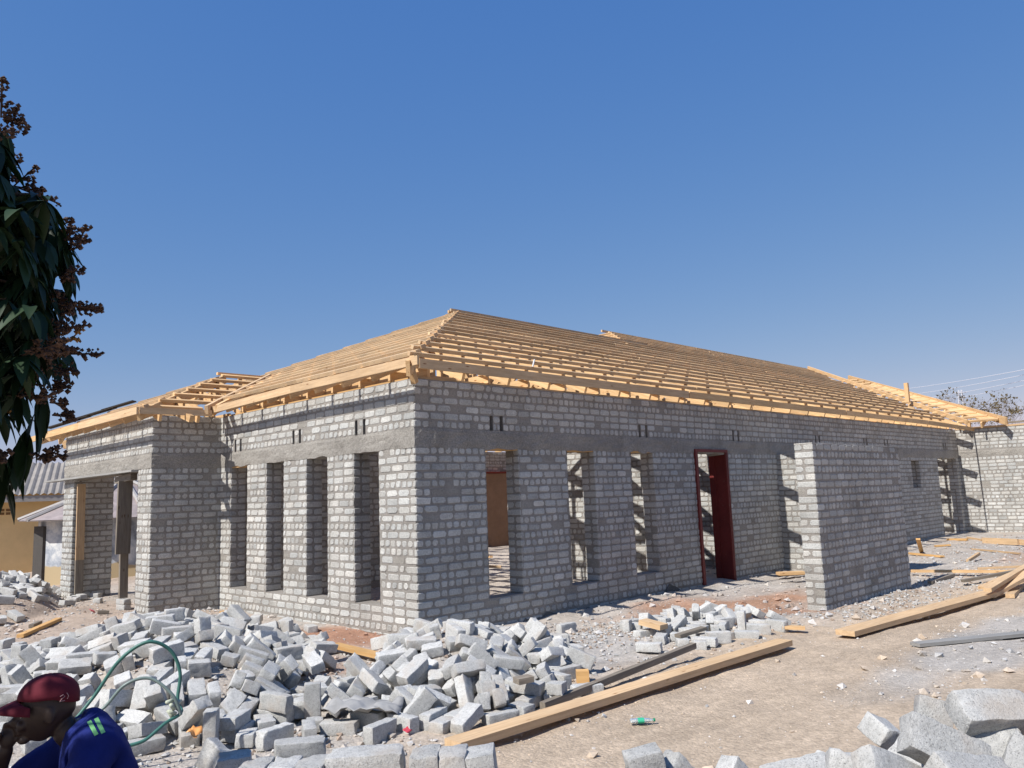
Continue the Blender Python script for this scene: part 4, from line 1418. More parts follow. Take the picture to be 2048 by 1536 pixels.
r0s,2138,-2138,41,49,0,0,-87
r0s,2610,-2013,59,71,71,3,3
r1i,1624,-1584,66,40,-58,40,58
r2s,1494,-2326,41,47,0,0,88
r0s,1908,-1416,41,7,0,0,100
r0i,2513,-2862,58,47,47,-53,-53
r0i,2316,-1856,105,77,59,23,-1
r1s,2137,-1618,58,44,-44,56,-56
r0i,3085,-2308,88,53,-5,27,-80
r0s,2170,-1909,61,91,-19,8,-36
r0i,2226,-1787,108,21,-5,-79,-57
r0i,2034,-1729,58,46,-46,53,-53
r1s,1768,-1771,41,0,19,-98,0
r0i,885,-2400,41,85,0,0,-52
r0s,2302,-1306,41,95,0,0,32
r0s,3163,-1734,84,18,-37,-91,-8
r0i,1450,-1942,41,100,0,0,-9
r0i,1742,-1546,41,0,-56,-83,0
r1s,2635,-1592,66,32,63,32,-63
r0s,1740,-2668,41,20,0,0,98
r2s,3034,-1581,41,0,98,-20,0
r0i,1942,-2835,41,0,86,-50,0
r0s,1336,-3354,58,27,27,-65,-65
f2s,-792,8936,32,15,0,-1,-99
f0s,-3326,7263,117,12,-91,26,-31
f0s,-2686,9024,367,60,-16,-6,78
f0s,-2981,8041,336,8,-18,70,68
f0s,-3006,9950,43,6,24,-89,-39
f0s,-940,8741,61,33,-38,59,-63
f0s,-3077,10330,-10,2,93,38,0
f0s,-1965,9732,393,84,-6,3,55
f0s,-925,10185,22,12,6,-99,3
f0s,-3392,6961,79,97,-1,-16,19
f0s,-2247,8582,477,8,5,70,70
f2s,-991,10845,-4,34,-21,-44,81
f2s,-2073,8162,440,3,7,-3,100
f0s,-3319,6608,55,5,63,77,7
f0s,-2004,10118,416,75,-8,4,66
f2s,-1933,10802,195,74,52,34,28
f0s,-2217,10243,286,9,96,-22,12
f0s,-2219,7904,432,69,4,-2,72
f0s,-2590,7621,398,3,53,84,7
f1s,-621,10867,-33,100,-2,0,9
f0s,-3075,9280,137,72,-28,-19,61
f0s,-3238,9414,41,48,-46,50,-56
f1s,-1440,8536,296,16,54,-81,-16
f0i,-2377,6701,270,61,78,-5,-14
f0s,-2599,6823,286,63,4,-10,77
f0s,-2883,9446,221,88,2,-26,-40
f1s,-1819,8075,386,15,-36,-92,0
f0s,-1991,11114,91,42,-55,-44,57
f0s,-1964,8251,448,68,73,2,-9
f1s,-2324,8451,457,55,-3,-2,83
f1s,-2585,8835,435,32,-52,-45,-64
f0s,-1886,7508,325,55,-7,16,-82
f2s,-1322,10669,131,52,11,20,82
f2s,-1509,8266,298,73,-10,18,-66
f0s,-2837,10326,7,51,49,-51,-49
f0s,-1008,11052,-14,15,29,86,38
f0s,-3152,7124,203,20,-59,78,-9
f0s,-2237,9804,366,24,-10,6,96
f0s,-1487,9075,342,17,-16,4,-97
f0s,-1494,9196,345,97,3,16,17
f2s,-1761,9191,413,69,-7,5,-72
f0s,-2142,9322,432,1,67,-74,5
f1s,-2677,7324,358,82,8,-2,-56
f0s,-2035,7833,405,56,11,0,82
f0s,-3281,8271,147,71,-24,-23,62
f0s,-995,8900,119,36,-3,30,-88
f0s,-2123,10681,186,18,96,23,7
f2s,-2052,11210,-35,70,-9,9,70
f0s,-1498,9488,339,80,6,13,59
f0s,-3071,9795,93,4,99,-6,-8
f2s,-3449,9321,23,1,61,-79,1
f0s,-3277,9025,79,4,-94,26,-20
f1s,-3095,9093,162,17,-64,69,-28
f2s,-3536,7847,43,1,-62,79,-2
f0s,-2264,9931,358,24,9,73,63
f1s,-815,11058,-43,41,-1,2,91
f0s,-3309,9754,10,26,0,2,97
f0s,-3215,9906,23,36,35,-62,-60
f1s,-2031,11571,-70,17,0,3,98
f0s,-723,8515,38,0,20,-98,0
f0s,-3082,7405,257,23,-19,-8,95
f0s,-1518,11371,-7,92,5,23,-30
f1s,-2265,11201,-51,59,-2,2,80
f0s,-1858,7720,352,23,-13,10,-96
f0s,-941,10288,41,67,-72,5,16
f0s,-3545,9501,18,2,100,7,0
f0s,-2725,10737,-29,49,-1,2,87
f0s,-2502,9601,343,13,12,-10,-98
f1s,-819,9065,29,1,84,-55,1
f0s,-1098,7866,41,0,51,-86,0
f0s,-1696,11341,-58,42,-1,-2,-91
f1s,-2746,6272,135,80,10,-13,58
f0s,-1859,9586,403,25,-5,-3,-97
f0s,-1617,9668,377,62,-59,-28,43
f0s,-1980,10148,330,9,100,-1,3
f1s,-2938,9289,223,52,18,-22,-80
f0s,-2507,10137,231,18,16,-16,-96
f2s,-1591,8334,398,3,29,8,-95
f0s,-2515,7757,416,91,5,-2,-42
f1s,-1669,8519,380,3,-15,4,-99
f0s,-3331,9455,153,61,-59,36,-39
f0s,-2207,8128,506,36,-49,-46,65
f1s,-1565,10356,262,93,-5,13,34
f0i,-1688,7803,371,3,-80,-46,38
f0s,-2253,9471,490,100,-6,-5,2
f0s,-1661,11014,105,4,-2,-98,18
f1s,-2096,8971,453,69,-1,-1,-73
f0s,-3047,8977,247,48,-3,23,-85
f0s,-2809,9521,265,62,-57,14,-51
f0s,-961,10582,-11,6,-73,-68,9
f1s,-2544,10839,-33,2,96,28,-1
f2s,-3115,9490,63,11,-70,65,-26
f0s,-2712,6546,245,97,-22,0,-13
f0s,-943,11246,-53,97,-2,0,24
f0s,-1534,9316,403,26,96,-9,-4
f2s,-1285,10097,215,16,80,-56,-13
f1s,-2691,6400,207,3,-4,98,-16
f0s,-3300,7909,177,68,65,-24,26
f0s,-2697,8416,402,15,-14,-1,98
f0s,-1100,11479,15,70,-6,-71,-2
f1s,-3536,8650,36,58,0,1,82
f0s,-2800,10679,27,22,48,68,50
f0s,-2232,7614,442,67,-11,-5,-73
f0i,-1931,7000,248,56,-56,55,-25
f0s,-3411,7161,97,35,10,69,63
f1s,-1091,10821,5,80,18,-48,30
f0s,-1188,10437,119,21,83,-48,-18
f0s,-846,9508,22,70,-4,2,-71
f0s,-2422,9432,387,9,2,99,-6
f0s,-860,10757,51,10,70,-7,70
f0s,-3532,9102,46,70,-71,3,-3
f0s,-2902,7347,313,12,-65,75,-4
f0s,-1323,11173,-41,4,-65,-75,8
f1s,-3410,8248,68,27,-26,8,92
f0s,-1207,11436,-46,65,62,-32,-30
f2s,-2814,7513,395,48,-12,-19,-85
f0s,-2048,8397,467,67,-67,26,-18
f0s,-2989,8238,309,47,-19,-8,86
f0s,-3525,8949,49,18,-18,-68,69
f0s,-2618,6074,68,98,17,2,-8
f0i,-1844,7205,311,36,4,17,92
f0i,-1886,7909,427,25,-71,-65,-10
f0i,-1361,7346,60,28,-8,-2,-96
f1s,-3241,7316,194,73,-57,5,-37
f2s,-2782,8932,342,16,62,76,7
f0s,-2969,6984,251,16,-65,74,-5
f1s,-3502,7356,46,54,3,1,-84
f0s,-2886,10065,75,68,51,-52,-13
f0i,-2257,7073,339,39,-25,-67,59
f2s,-2426,7915,483,33,-64,28,64
f1s,-3242,8522,146,22,-32,-2,92
f0s,-3649,6671,58,30,30,64,64
f1s,-1720,7964,393,37,-6,30,88
f0s,-2976,7167,313,14,1,90,41
f0i,-2362,6158,80,14,-56,-81,-10
f0s,-3019,9607,170,48,-47,2,-74
f0s,-1872,8462,426,72,-4,8,-69
f0s,-885,9998,11,4,82,-56,4
f0s,-3806,9777,10,4,0,2,100
f0s,-3304,7802,153,2,-35,0,94
f0s,-1752,9850,364,33,3,7,94
f2s,-3643,7526,58,69,69,-14,-14
f0s,-450,10833,-29,76,-2,1,65
f0s,-1817,11524,-68,2,92,38,-1
f1s,-1996,10344,309,1,-7,-63,78
f0s,-3368,7668,112,96,0,-28,-1
f0s,-3035,6447,126,11,20,96,16
f0s,-757,10839,-33,78,-2,-2,-63
f0s,-3774,8816,34,1,69,72,-1
f0s,-2551,7016,324,8,-99,-10,-2
f1s,-2079,11390,-36,55,45,52,-48
f0s,-1298,11390,-5,85,36,-27,-26
f0s,-448,11253,-49,43,0,-2,-90
f0s,-2500,8608,454,62,54,36,44
f0s,-1511,8044,270,23,-50,-84,5
f2s,-2393,7519,399,100,6,0,-2
f0s,-1800,7135,212,18,-18,15,-96
f1s,-1822,10806,207,7,-70,28,66
f2s,-1101,10591,62,22,-20,88,38
f0s,-1739,8294,415,56,39,34,65
f2s,-2094,7796,493,65,-2,10,-75
f2s,-1884,8789,437,23,7,1,97
f0s,-3189,9545,143,98,-12,-4,18
f0s,-1189,11131,5,4,-90,-38,23
f0s,-1535,10823,169,29,-52,52,-61
f0s,-3234,10199,-6,0,25,97,-2
f0s,-1931,9077,457,69,-72,10,-2
f0s,-2575,8078,426,8,28,96,4
f0s,-2021,10633,293,52,64,-31,-48
f0s,-2864,7885,356,0,-99,-7,-15
f1s,-2515,8331,455,39,-30,59,-64
f0s,-942,8279,40,64,0,0,77
f0s,-2513,8198,502,75,54,33,18
f0s,-3343,9263,101,34,77,-32,-43
f0s,-3883,6674,41,42,0,0,90
f0s,-2792,6919,283,10,-35,93,5
f0s,-2738,9981,231,20,2,3,98
f0s,-2843,11081,-28,68,65,-24,-23
f2s,-2185,7410,371,76,1,11,-64
f2s,-2186,8681,460,100,-1,1,-4
f0s,-3264,8879,108,69,66,-24,19
f0s,-688,11526,-66,86,-3,1,51
f0s,-1542,11612,-73,1,36,-93,2
f0s,-3509,8029,50,2,-3,100,-5
f0s,-3275,7119,239,59,4,30,-75
f0s,-1781,10712,225,29,-40,53,-69
f1s,-892,7354,41,91,0,0,42
f1s,-2795,9296,309,56,-75,-33,10
f0s,-3122,7871,255,76,-14,-18,60
f2s,-725,8699,36,0,76,-65,0
f0s,-1743,8999,459,10,-70,69,16
f0s,-3511,5895,41,95,0,0,30
f0s,-982,9215,99,62,70,3,-35
f0i,-2039,7370,349,76,7,7,-64
f0s,-2971,10705,-27,77,-2,2,64
f0s,-3625,6876,41,17,0,0,-98
f0s,-861,11528,-50,60,-64,-33,35
f0s,-1577,11202,30,4,43,54,-72
f1s,-1056,8144,45,83,-4,2,-56
f2s,-1463,8400,314,72,-65,18,15
f0s,-3972,8142,41,0,91,-41,0
f2i,-2105,7035,287,82,3,15,-56
f0s,-2760,8068,387,11,42,90,6
f0s,-1811,9426,451,9,52,-82,-23
f1s,-920,10907,50,23,-13,-92,30
f2s,-3220,10458,1,39,-41,57,-59
f1s,-944,10046,84,67,-5,3,74
f2s,-1941,11339,-58,60,-2,2,80
f1s,-911,9777,47,68,66,32,8
f0i,-2288,7293,420,13,62,76,-14
f1s,-1527,8633,339,21,18,1,96
f1s,-2479,7143,372,2,71,13,-69
f0s,-2788,7629,427,77,-17,14,60
f0s,-1438,11126,15,19,78,-53,26
f0s,-1498,9944,323,66,51,-34,-44
f1s,-3114,9768,10,2,100,9,0
f0s,-601,10237,-6,37,0,-2,-93
f1s,-2438,10977,-40,2,83,-55,1
f2s,-634,8278,40,0,93,-38,0
f1s,-1947,10258,329,4,-5,-63,77
f0s,-3170,7626,250,69,-49,19,-50
f2s,-2773,9867,182,8,94,-19,27
f0s,-1712,11578,9,95,-3,-1,-31
f0s,-1959,9272,468,1,97,-14,-20
f0s,-3141,9262,208,29,-37,-12,87
f0s,-3361,8081,167,64,45,-18,-59
f0s,-2677,10977,-1,8,92,33,-18
f0s,-1623,9030,437,64,-20,-38,64
f0s,-632,11300,-54,3,91,41,0
f0s,-2966,10270,56,14,-82,-48,-27
f2s,-2575,9914,314,49,27,-62,55
f0s,-3400,9634,32,34,-35,-61,63
f1s,-1747,8716,410,49,-9,7,-86
f0s,-2062,7571,377,99,7,11,-7
f1s,-724,10880,71,49,-50,-52,-48
f0s,-3234,9155,137,7,-76,-38,52
f0s,-1582,7958,333,84,-25,21,-42
f0s,-2986,9804,159,24,7,5,97
f0s,-3078,9370,218,2,-89,33,-32
f0s,-2716,8299,455,74,6,-31,59
n1s,-2803,-7480,74,29,55,-76,21
n1s,-4060,-4852,76,18,82,40,-36
n0s,-4448,-6490,81,18,-22,96,4
n0s,-4261,-5743,450,68,17,-20,-69
n0s,-2138,-6508,41,72,0,0,-69
n0s,-4454,-5163,188,31,80,50,6
n0s,-3049,-6444,572,53,11,5,84
n1s,-4042,-7297,41,0,64,-77,0
n0s,-3683,-5643,554,20,-1,17,97
n0s,-2336,-7303,64,64,66,-26,-29
n0s,-3990,-6039,573,2,21,76,-62
n0s,-2596,-7134,215,72,33,-3,62
n2s,-3494,-4973,59,3,4,71,71
n0s,-2179,-7142,58,68,-68,-20,20
n0s,-1978,-6665,41,0,91,42,0
n0s,-3821,-5876,619,66,-74,-3,-8
n0s,-2889,-6929,435,54,76,-11,-34
n0s,-3509,-6096,639,4,97,-23,-2
n0s,-4342,-5322,322,78,-3,-26,-57
n0s,-4648,-6469,41,0,-82,-58,0
n0s,-2926,-7572,41,16,0,0,99
n0s,-3231,-6493,598,21,7,-8,97
n1s,-3853,-7429,41,36,0,0,-93
n0s,-3948,-4932,121,35,20,-90,-16
n0s,-3436,-7322,85,47,79,-30,-26
n0s,-4199,-4952,117,76,-24,32,52
n0s,-3841,-5359,431,74,-23,-15,-61
n0s,-4506,-6798,58,56,56,43,43
n0s,-3230,-6126,624,68,51,-32,-43
n1s,-3889,-5691,587,76,-13,64,-4
n1s,-3071,-6168,582,64,-74,5,21
n0s,-2632,-7461,46,2,42,-90,-4
n2s,-4083,-6951,71,62,-72,-26,18
n2s,-4745,-5975,57,89,15,-7,-43
n1s,-4025,-7125,41,44,0,0,90
n0s,-4017,-4742,58,23,-23,-67,67
n0s,-2326,-7034,105,31,-47,-81,16
n0s,-4288,-5552,434,56,-76,-32,4
n0s,-4316,-6642,124,91,9,-40,1
n0s,-3090,-7440,86,79,-53,-23,19
n0s,-2951,-7941,41,0,100,-6,0
n1s,-3255,-7348,90,25,65,-41,-59
n0s,-2037,-6450,58,47,47,53,53
n0s,-4498,-6470,183,14,-9,88,44
n2s,-4307,-6916,58,71,-71,-2,2
n0s,-4474,-6588,198,29,70,14,64
n1s,-3633,-7538,41,0,57,-82,0
n1s,-3184,-6648,558,22,5,-14,96
n1s,-3193,-7663,41,47,0,0,-88
n0s,-5031,-4958,59,14,14,69,69
n0s,-4285,-6786,61,0,-12,98,16
n2s,-3616,-7313,58,49,49,-51,-51
n2s,-3140,-7861,41,0,-55,84,0
n1s,-2162,-6744,129,92,3,7,39
n0s,-2171,-6789,49,72,6,6,69
n2s,-4655,-6741,41,0,88,48,0
n1s,-2881,-7280,175,64,29,-26,66
n0s,-4129,-7607,41,88,0,0,47
n0s,-3659,-4839,41,5,0,0,-100
n0s,-4730,-6408,121,70,12,70,-12
n0s,-5324,-5606,41,97,0,0,-24
n0s,-4603,-7273,41,0,37,-93,0
n2s,-5080,-6705,41,85,0,0,53
n2s,-4175,-6656,152,37,16,90,17
n0s,-3970,-5955,586,72,-66,-1,-21
n0s,-3844,-6499,483,90,17,-27,30
n0s,-4732,-7177,58,58,-58,-40,40
n0s,-4143,-5724,501,13,-65,73,-18
n1s,-4152,-5060,248,18,-74,56,32
n0s,-4363,-6644,192,48,39,-13,-78
n0s,-2245,-6466,121,18,0,0,-98
n0s,-4820,-5579,58,53,-53,-47,47
n1s,-4832,-7542,41,85,0,0,53
n0s,-3085,-5035,41,90,0,0,-44
n0s,-4009,-4486,41,0,-92,-40,0
n0s,-3015,-5359,96,9,86,44,-24
n1s,-3119,-8210,41,0,-69,73,0
n0s,-2902,-7440,150,73,-17,-33,-58
n0s,-4893,-5387,58,0,0,71,71
n0s,-2787,-5276,41,0,97,-26,0
"""
random.seed(77)
for ln in BR.split('\n'):
    if not ln.strip(): continue
    t = ln.split(','); g_ = t[0][0]; kd = int(t[0][1]); ind = t[0][2] == 'i'
    p = [int(v)/1000 for v in t[1:4]]; q = [int(v)/100 for v in t[4:8]]
    if g_ in 'cr' and p[1] < -3.02+.02*p[0]: continue
    if ind: put_brick(kd, p, q, *describe(g_, kd, p, q))
    else: rest_brick(kd, p, q, random.randrange(len(VAR[kd])))
# ------------------------------------------------------------------ foreground bricks, laid by hand
F3 = Vector((cos(YAW), sin(YAW), 0)); R3 = Vector((sin(YAW), -cos(YAW), 0)); Z3 = Vector((0, 0, 1))
def quat(x, y):
    x = x.normalized(); z = x.cross(y).normalized(); y = z.cross(x)
    return Matrix(((x.x, y.x, z.x), (x.y, y.y, z.y), (x.z, y.z, z.z))).to_quaternion()
def fb(kind, u, v, depth, x, n, label, group='bricks in the foreground heap', var=None):
    """brick centred on a point, x = length direction, n = normal of its broad face"""
    n = n.normalized(); y = n.cross(x)
    o = put_brick(kind, atd(u, v, depth), quat(x, y), label, group, var); o.scale = (.9, .9, .9); return o
def im(ax, ay, az=0): return R3*ax+Z3*ay+F3*az
NF = -F3
fb(0, 1985, 1424, 2.25, im(1, -.03, .1), NF*.62+Z3*.78, 'large pale brick topmost of the foreground heap, cut by the right edge', var=0)
fb(0, 1888, 1498, 2.15, im(.9, -.42, -.1), NF*.8+Z3*.6+R3*-.1, 'large pitted brick slanting down to the right in the foreground heap', var=1)
fb(0, 1862, 1470, 2.5, im(.35, 1, .2), NF*.9+Z3*.3-R3*.2, 'pale brick standing behind the slanting one in the foreground heap', var=2)
fb(1, 1765, 1465, 2.8, im(.9, -.45, .6), NF*.5+Z3*.8-R3*.3, 'small brick with one dark side poking up left of the slanting brick', var=0)
fb(0, 1800, 1545, 2.3, im(.8, .5, .4), NF*.6+Z3*.8, 'pale brick under the left end of the slanting one')
fb(0, 1705, 1545, 2.45, im(.9, -.1, .5), NF*.3+Z3*.9, 'flat brick below the small dark-sided brick')
fb(2, 1645, 1560, 2.4, im(.6, .55, .3), NF*.6+Z3*.7, 'short brick tilted at the left shoulder of the foreground heap')
fb(0, 1600, 1560, 2.35, im(1, .1, .2), NF*.4+Z3*.9, 'brick lying low left of the shoulder of the foreground heap')
fb(1, 1470, 1566, 2.4, im(.5, -.6, .2), NF*.7+Z3*.6, 'pointed brick corner alone between the two foreground groups')
fb(0, 1300, 1578, 2.25, im(.18, -1, .1), NF*.85+Z3*.5, 'rounded upright brick, left one of a leaning pair in the foreground', var=3)
fb(0, 1378, 1583, 2.3, im(.72, -.8, .15), NF*.8+Z3*.55, 'brick leaning on its upright neighbour, right one of the pair', var=4)
fb(0, 1975, 1510, 2.2, im(.7, .6, .4), NF*.5+Z3*.8, 'pale brick in the shade under the topmost foreground brick')
fb(0, 1950, 1560, 2.0, im(1, -.2, .3), NF*.5+Z3*.8, 'brick at the bottom right edge below the slanting one')
fb(0, 1790, 1560, 2.1, im(.8, -.4, .3), NF*.7+Z3*.7, 'brick cut by the bottom edge under the slanting one')
fb(2, 1690, 1565, 2.2, im(.3, .8, .3), NF*.7+Z3*.7, 'broken brick cut by the bottom edge of the foreground heap')
fb(0, 2040, 1560, 2.1, im(.6, .7, .3), NF*.6+Z3*.7, 'brick in the bottom right corner of the view')
# bricks stood on end along the bottom edge
GS = 'bricks stood on end along the bottom edge'
def soldier(u0, u1, v, label, dp=2.27, tw=0.0, kind=0, var=None):
    P = atd((u0+u1)/2, v+16, dp); x = (Z3+R3*tw).normalized(); y = F3
    z = x.cross(y); return put_brick(kind, P-x*.111, quat(x, y), label, GS, var)
soldier(826, 876, 1491, 'upright brick right of the gap after the long flat one', var=0)
soldier(880, 932, 1490, 'upright brick with rounded shoulders, middle of three at the right end', var=1)
soldier(936, 985, 1491, 'upright brick at the right end of the row, beside bare sand', tw=-.12, var=2)
soldier(541, 596, 1514, 'upright brick, third from the left end of the row', var=3)
soldier(598, 652, 1511, 'upright brick touching the left end of the long flat one', var=4)
soldier(484, 539, 1516, 'upright brick, second from the left end of the row', var=0)
fb(0, 732, 1527, 2.3, im(1, .03, .05), Z3, 'long brick lying flat in the row of upright ones', GS, 0)
fb(1, 474, 1530, 2.7, im(1, .05, .3), Z3, 'brick lying at the left end of the upright row, turned away', GS, 1)
fb(1, 430, 1512, 3.3, im(.45, 1, .1), NF*.9+R3*-.3+Z3*.2, 'brick leaning steeply at the far left of the row', GS, 2)
fb(0, 600, 1497, 3.5, im(1, -.02, .3), Z3, 'grey brick lying on bare ground behind the upright row', GS, 3)
# the stacked courses that carry the row (lower courses are out of the picture)
base = atd(700, 1545, 2.35); top = base.z-.20
for lay in range(int((top+.02)/.08)):
    z = top-.04-lay*.08
    for i in range(-2, 3):
        for j in range(2):
            p = base+R3*(i*.232+(.06 if lay % 2 else 0)+.05)+F3*(j*.115-.05); rest_brick(0, (p.x, p.y, z), quat(R3+Z3*random.uniform(-.01, .01)+F3*random.uniform(-.04, .04), F3), random.randrange(5))
o = rest.build('brick_heap', M_loose, None, True)
tag(o, 'mass of further grey bricks packed within the heaps around the house', 'brick heap', kind='stuff')

# ------------------------------------------------------------------ loose planks and offcuts
def g3(u, v, h=0.0):
    p = at(u, v, 2, h)
    for _ in range(4): p = at(u, v, 2, gz(p.x, p.y)+h)
    return p
def plank(u0, v0, u1, v1, w_, t_, label, mt=None, name='plank', cat='plank', h0=.03, h1=.03, up=(0, 0, 1), edge=False):
    a, b = g3(u0, v0, h0), g3(u1, v1, h1)
    o = timber(name, a, b, w_, t_, None, mt or M_plank, up=up); tag(o, label, cat); return o
plank(905, 1490, 1570, 1284, .15, .05, 'long fresh plank lying across the ground from the bottom stack towards the screen wall', h0=.05, h1=.06)
plank(1085, 1412, 1388, 1291, .05, .05, 'narrow batten behind the long plank with its end resting on a brick', M_oldwood, 'batten', 'batten', .05, .12)
plank(1690, 1266, 1990, 1184, .20, .05, 'wide fresh plank on the ground in front of the screen wall', h0=.06, h1=.07)
plank(1975, 1192, 2060, 1145, .16, .045, 'plank crossing behind the far end of the wide one at the right edge', h0=.05, h1=.22)
plank(1975, 1180, 2075, 1120, .09, .045, 'slim plank propped up at the right edge on the debris', M_plank, h0=.15, h1=.3)
plank(1925, 1162, 2050, 1139, .07, .04, 'weathered rail lying across the rubble at the right edge', M_oldwood, h0=.08, h1=.12)
plank(1822, 1142, 2060, 1143, .09, .04, 'yellow board lying level behind the rail', M_pine, h0=.05, h1=.08)
plank(1955, 1137, 2060, 1132, .06, .03, 'thin board over the level yellow one', M_plank, h0=.1, h1=.14)
plank(1965, 1176, 2050, 1138, .12, .04, 'short board slanting up to the right among the crossed planks', h0=.1, h1=.2)
plank(2020, 1192, 2044, 1168, .10, .05, 'short offcut standing askew near the right edge', name='offcut', cat='offcut')
plank(1860, 1165, 1905, 1150, .07, .045, 'brown offcut by the shadow of the screen wall', M_oldwood, 'offcut', 'offcut')
plank(1843, 1103, 1836, 1078, .08, .03, 'bright splintered board leaning on the long wall right of the screen wall', M_orange, 'board', 'board', .02, .35)
plank(1895, 1079, 1935, 1079, .07, .05, 'orange block of timber on the doorstep of the far doorway', M_orange, 'offcut', 'offcut')
plank(1935, 1075, 2000, 1086, .05, .04, 'thin stick crossing in front of the far doorway', M_plank, 'batten', 'batten')
plank(1966, 1081, 2036, 1084, .05, .13, 'pale board on edge at the foot of the wing wall', M_plank, 'board', 'board', .08, .08)
plank(2038, 1084, 2075, 1087, .05, .12, 'second pale board on edge at the foot of the wing wall, cut by the frame', M_plank, 'board', 'board', .08, .08)
plank(1935, 1122, 1958, 1107, .05, .05, 'curved sliver of wood, its lower half', M_plank, 'offcut', 'offcut', .02, .12)
plank(1800, 1105, 1885, 1113, .10, .03, 'reddish board flat on the rubble before the long wall', M_orange, 'board', 'board')
plank(1870, 1092, 1900, 1090, .10, .03, 'orange chip of board nearer the far doorway', M_orange, 'offcut', 'offcut')
plank(1945, 1098, 2040, 1107, .04, .03, 'pale lath lying on the rubble near the wing wall', M_plank, 'lath', 'lath')
plank(1830, 1289, 2060, 1266, .12, .03, 'cement-grey board half buried in the gravel at the right', M_greywood, h0=.025, h1=.03)
plank(668, 1290, 795, 1320, .11, .035, 'short orange board lying between the heaps below the front corner', M_orange, h0=.06, h1=.06)
plank(352, 1232, 405, 1228, .10, .03, 'orange board end sticking out behind the big heap below the porch wall', M_orange, 'offcut', 'offcut')
plank(442, 1224, 485, 1226, .09, .03, 'orange board end at the foot of the end wall', M_orange, 'offcut', 'offcut')
plank(40, 1272, 118, 1238, .08, .04, 'orange batten on the bare slope left of the heap', M_orange, 'batten', 'batten')
plank(62, 1252, 80, 1244, .06, .04, 'small offcut on the slope above the orange batten', M_oldwood, 'offcut', 'offcut')
plank(195, 1224, 218, 1224, .1, .04, 'dark offcut on the ground before the porch', M_oldwood, 'offcut', 'offcut')
plank(1565, 1254, 1610, 1256, .09, .03, 'small yellow board at the foot of the screen wall', M_pine, 'offcut', 'offcut', .05, .05)
plank(1285, 1243, 1328, 1254, .14, .05, 'bleached splintered board on the low brick scatter', M_plank, 'board', 'board', .14, .12)
plank(1355, 1272, 1408, 1256, .08, .03, 'brown board among the low brick scatter', M_oldwood, 'board', 'board', .1, .12)
plank(1032, 1362, 1062, 1356, .10, .04, 'scrap of wood wedged in the heap at the house corner', M_oldwood, 'offcut', 'offcut', .22, .22)
a = g3(1165, 1352, .05); o = timber('timber_block', a-R3*.05, a+R3*.05, .09, .09, None, M_orange); tag(o, 'orange sawn block on the gravel beside the corner heap', 'block')
# yellow bundle at the mouth of the passage
for k in range(3):
    p = g3(1582, 1146, .04+.05*k); o = timber('timber_block', p-R3*.22-F3*.02*k, p+R3*.2, .16, .045, None, M_orange if k < 2 else M_pine)
    tag(o, ('lowest', 'middle', 'topmost')[k]+' of three yellow timber pieces stacked by the stub wall', 'block', 'yellow timber by the stub wall')
# debris on the floor inside, seen through the openings
for k, (x, y, a_, l_) in enumerate(((2.6, 2.2, .4, .5), (3.2, 2.6, 1.9, .35), (4.0, 3.6, .1, .6), (5.6, 5.2, .8, .9), (6.0, 5.5, 2.2, .8), (7.2, 7.2, .3, 1.1), (8.0, 7.6, 1.2, .9), (7.6, 8.6, 2.8, 1.2), (7.4, 1.9, .3, .8))):
    d = Vector((cos(a_), sin(a_), random.uniform(-.05, .15))); p = Vector((x, y, gz(x, y)+.07))
    o = timber('offcut', p-d*l_/2, p+d*l_/2, .08, .05, None, random.choice([M_orange, M_pine, M_plank])); tag(o, 'scrap of fresh timber on the sunlit floor inside the house', 'offcut', 'offcuts on the floor inside')

# ------------------------------------------------------------------ porch props
def prop(name, label, parts):
    root = empty(name, parts[0][1]); tag(root, label, 'prop')
    for nm, p0, p1, w_, t_, mt, up in parts:
        o = timber(nm, p0, p1, w_, t_, None, mt, up=up); mw = o.matrix_world.copy(); o.parent = root; o.matrix_parent_inverse = Matrix.Translation(-Vector(parts[0][1])); 
    return root
XP = PX+.12
def onx(u, v): return at(u, v, 0, XP)
prop('timber_prop', 'timber prop with a fresh yellow plank nailed on, beside the left porch pier', [
    ('post', at(157, 1188, 0, XP), at(162, 968, 0, XP), .05, .13, M_oldwood, (1, 0, 0)),
    ('nailed_plank', at(159, 1120, 0, XP-.06), at(163, 968, 0, XP-.06), .04, .13, M_plank, (1, 0, 0))])
XQ = PX+.1
prop('timber_prop', 'grey weathered timber prop standing on brick blocks under the porch beam', [
    ('post', at(246, 1196, 0, XQ), at(250, 965, 0, XQ), .06, .12, M_oldwood, (1, 0, 0)),
    ('nailed_plank', at(245, 1108, 0, XQ-.07), at(251, 962, 0, XQ-.07), .05, .21, M_oldwood, (1, 0, 0)),
    ('cap_piece', at(236, 961, 0, XQ-.05), at(268, 953, 0, XQ-.05), .10, .10, M_oldwood, (0, 0, 1))])
for k in range(2):
    p = at(247, 1203+11*k, 0, XQ); fbq = quat(Vector((.15, -1, 0)), Vector((1, .15, 0)))
    put_brick(0, (p.x, p.y, p.z), fbq, ('upper', 'lower')[k]+' of two bricks under the grey porch prop', 'bricks under the porch prop')
p = at(163, 1193, 0, XP); put_brick(0, p, quat(Vector((0, -1, 0)), Vector((1, 0, 0))), 'brick under the yellow-planked porch prop', None)

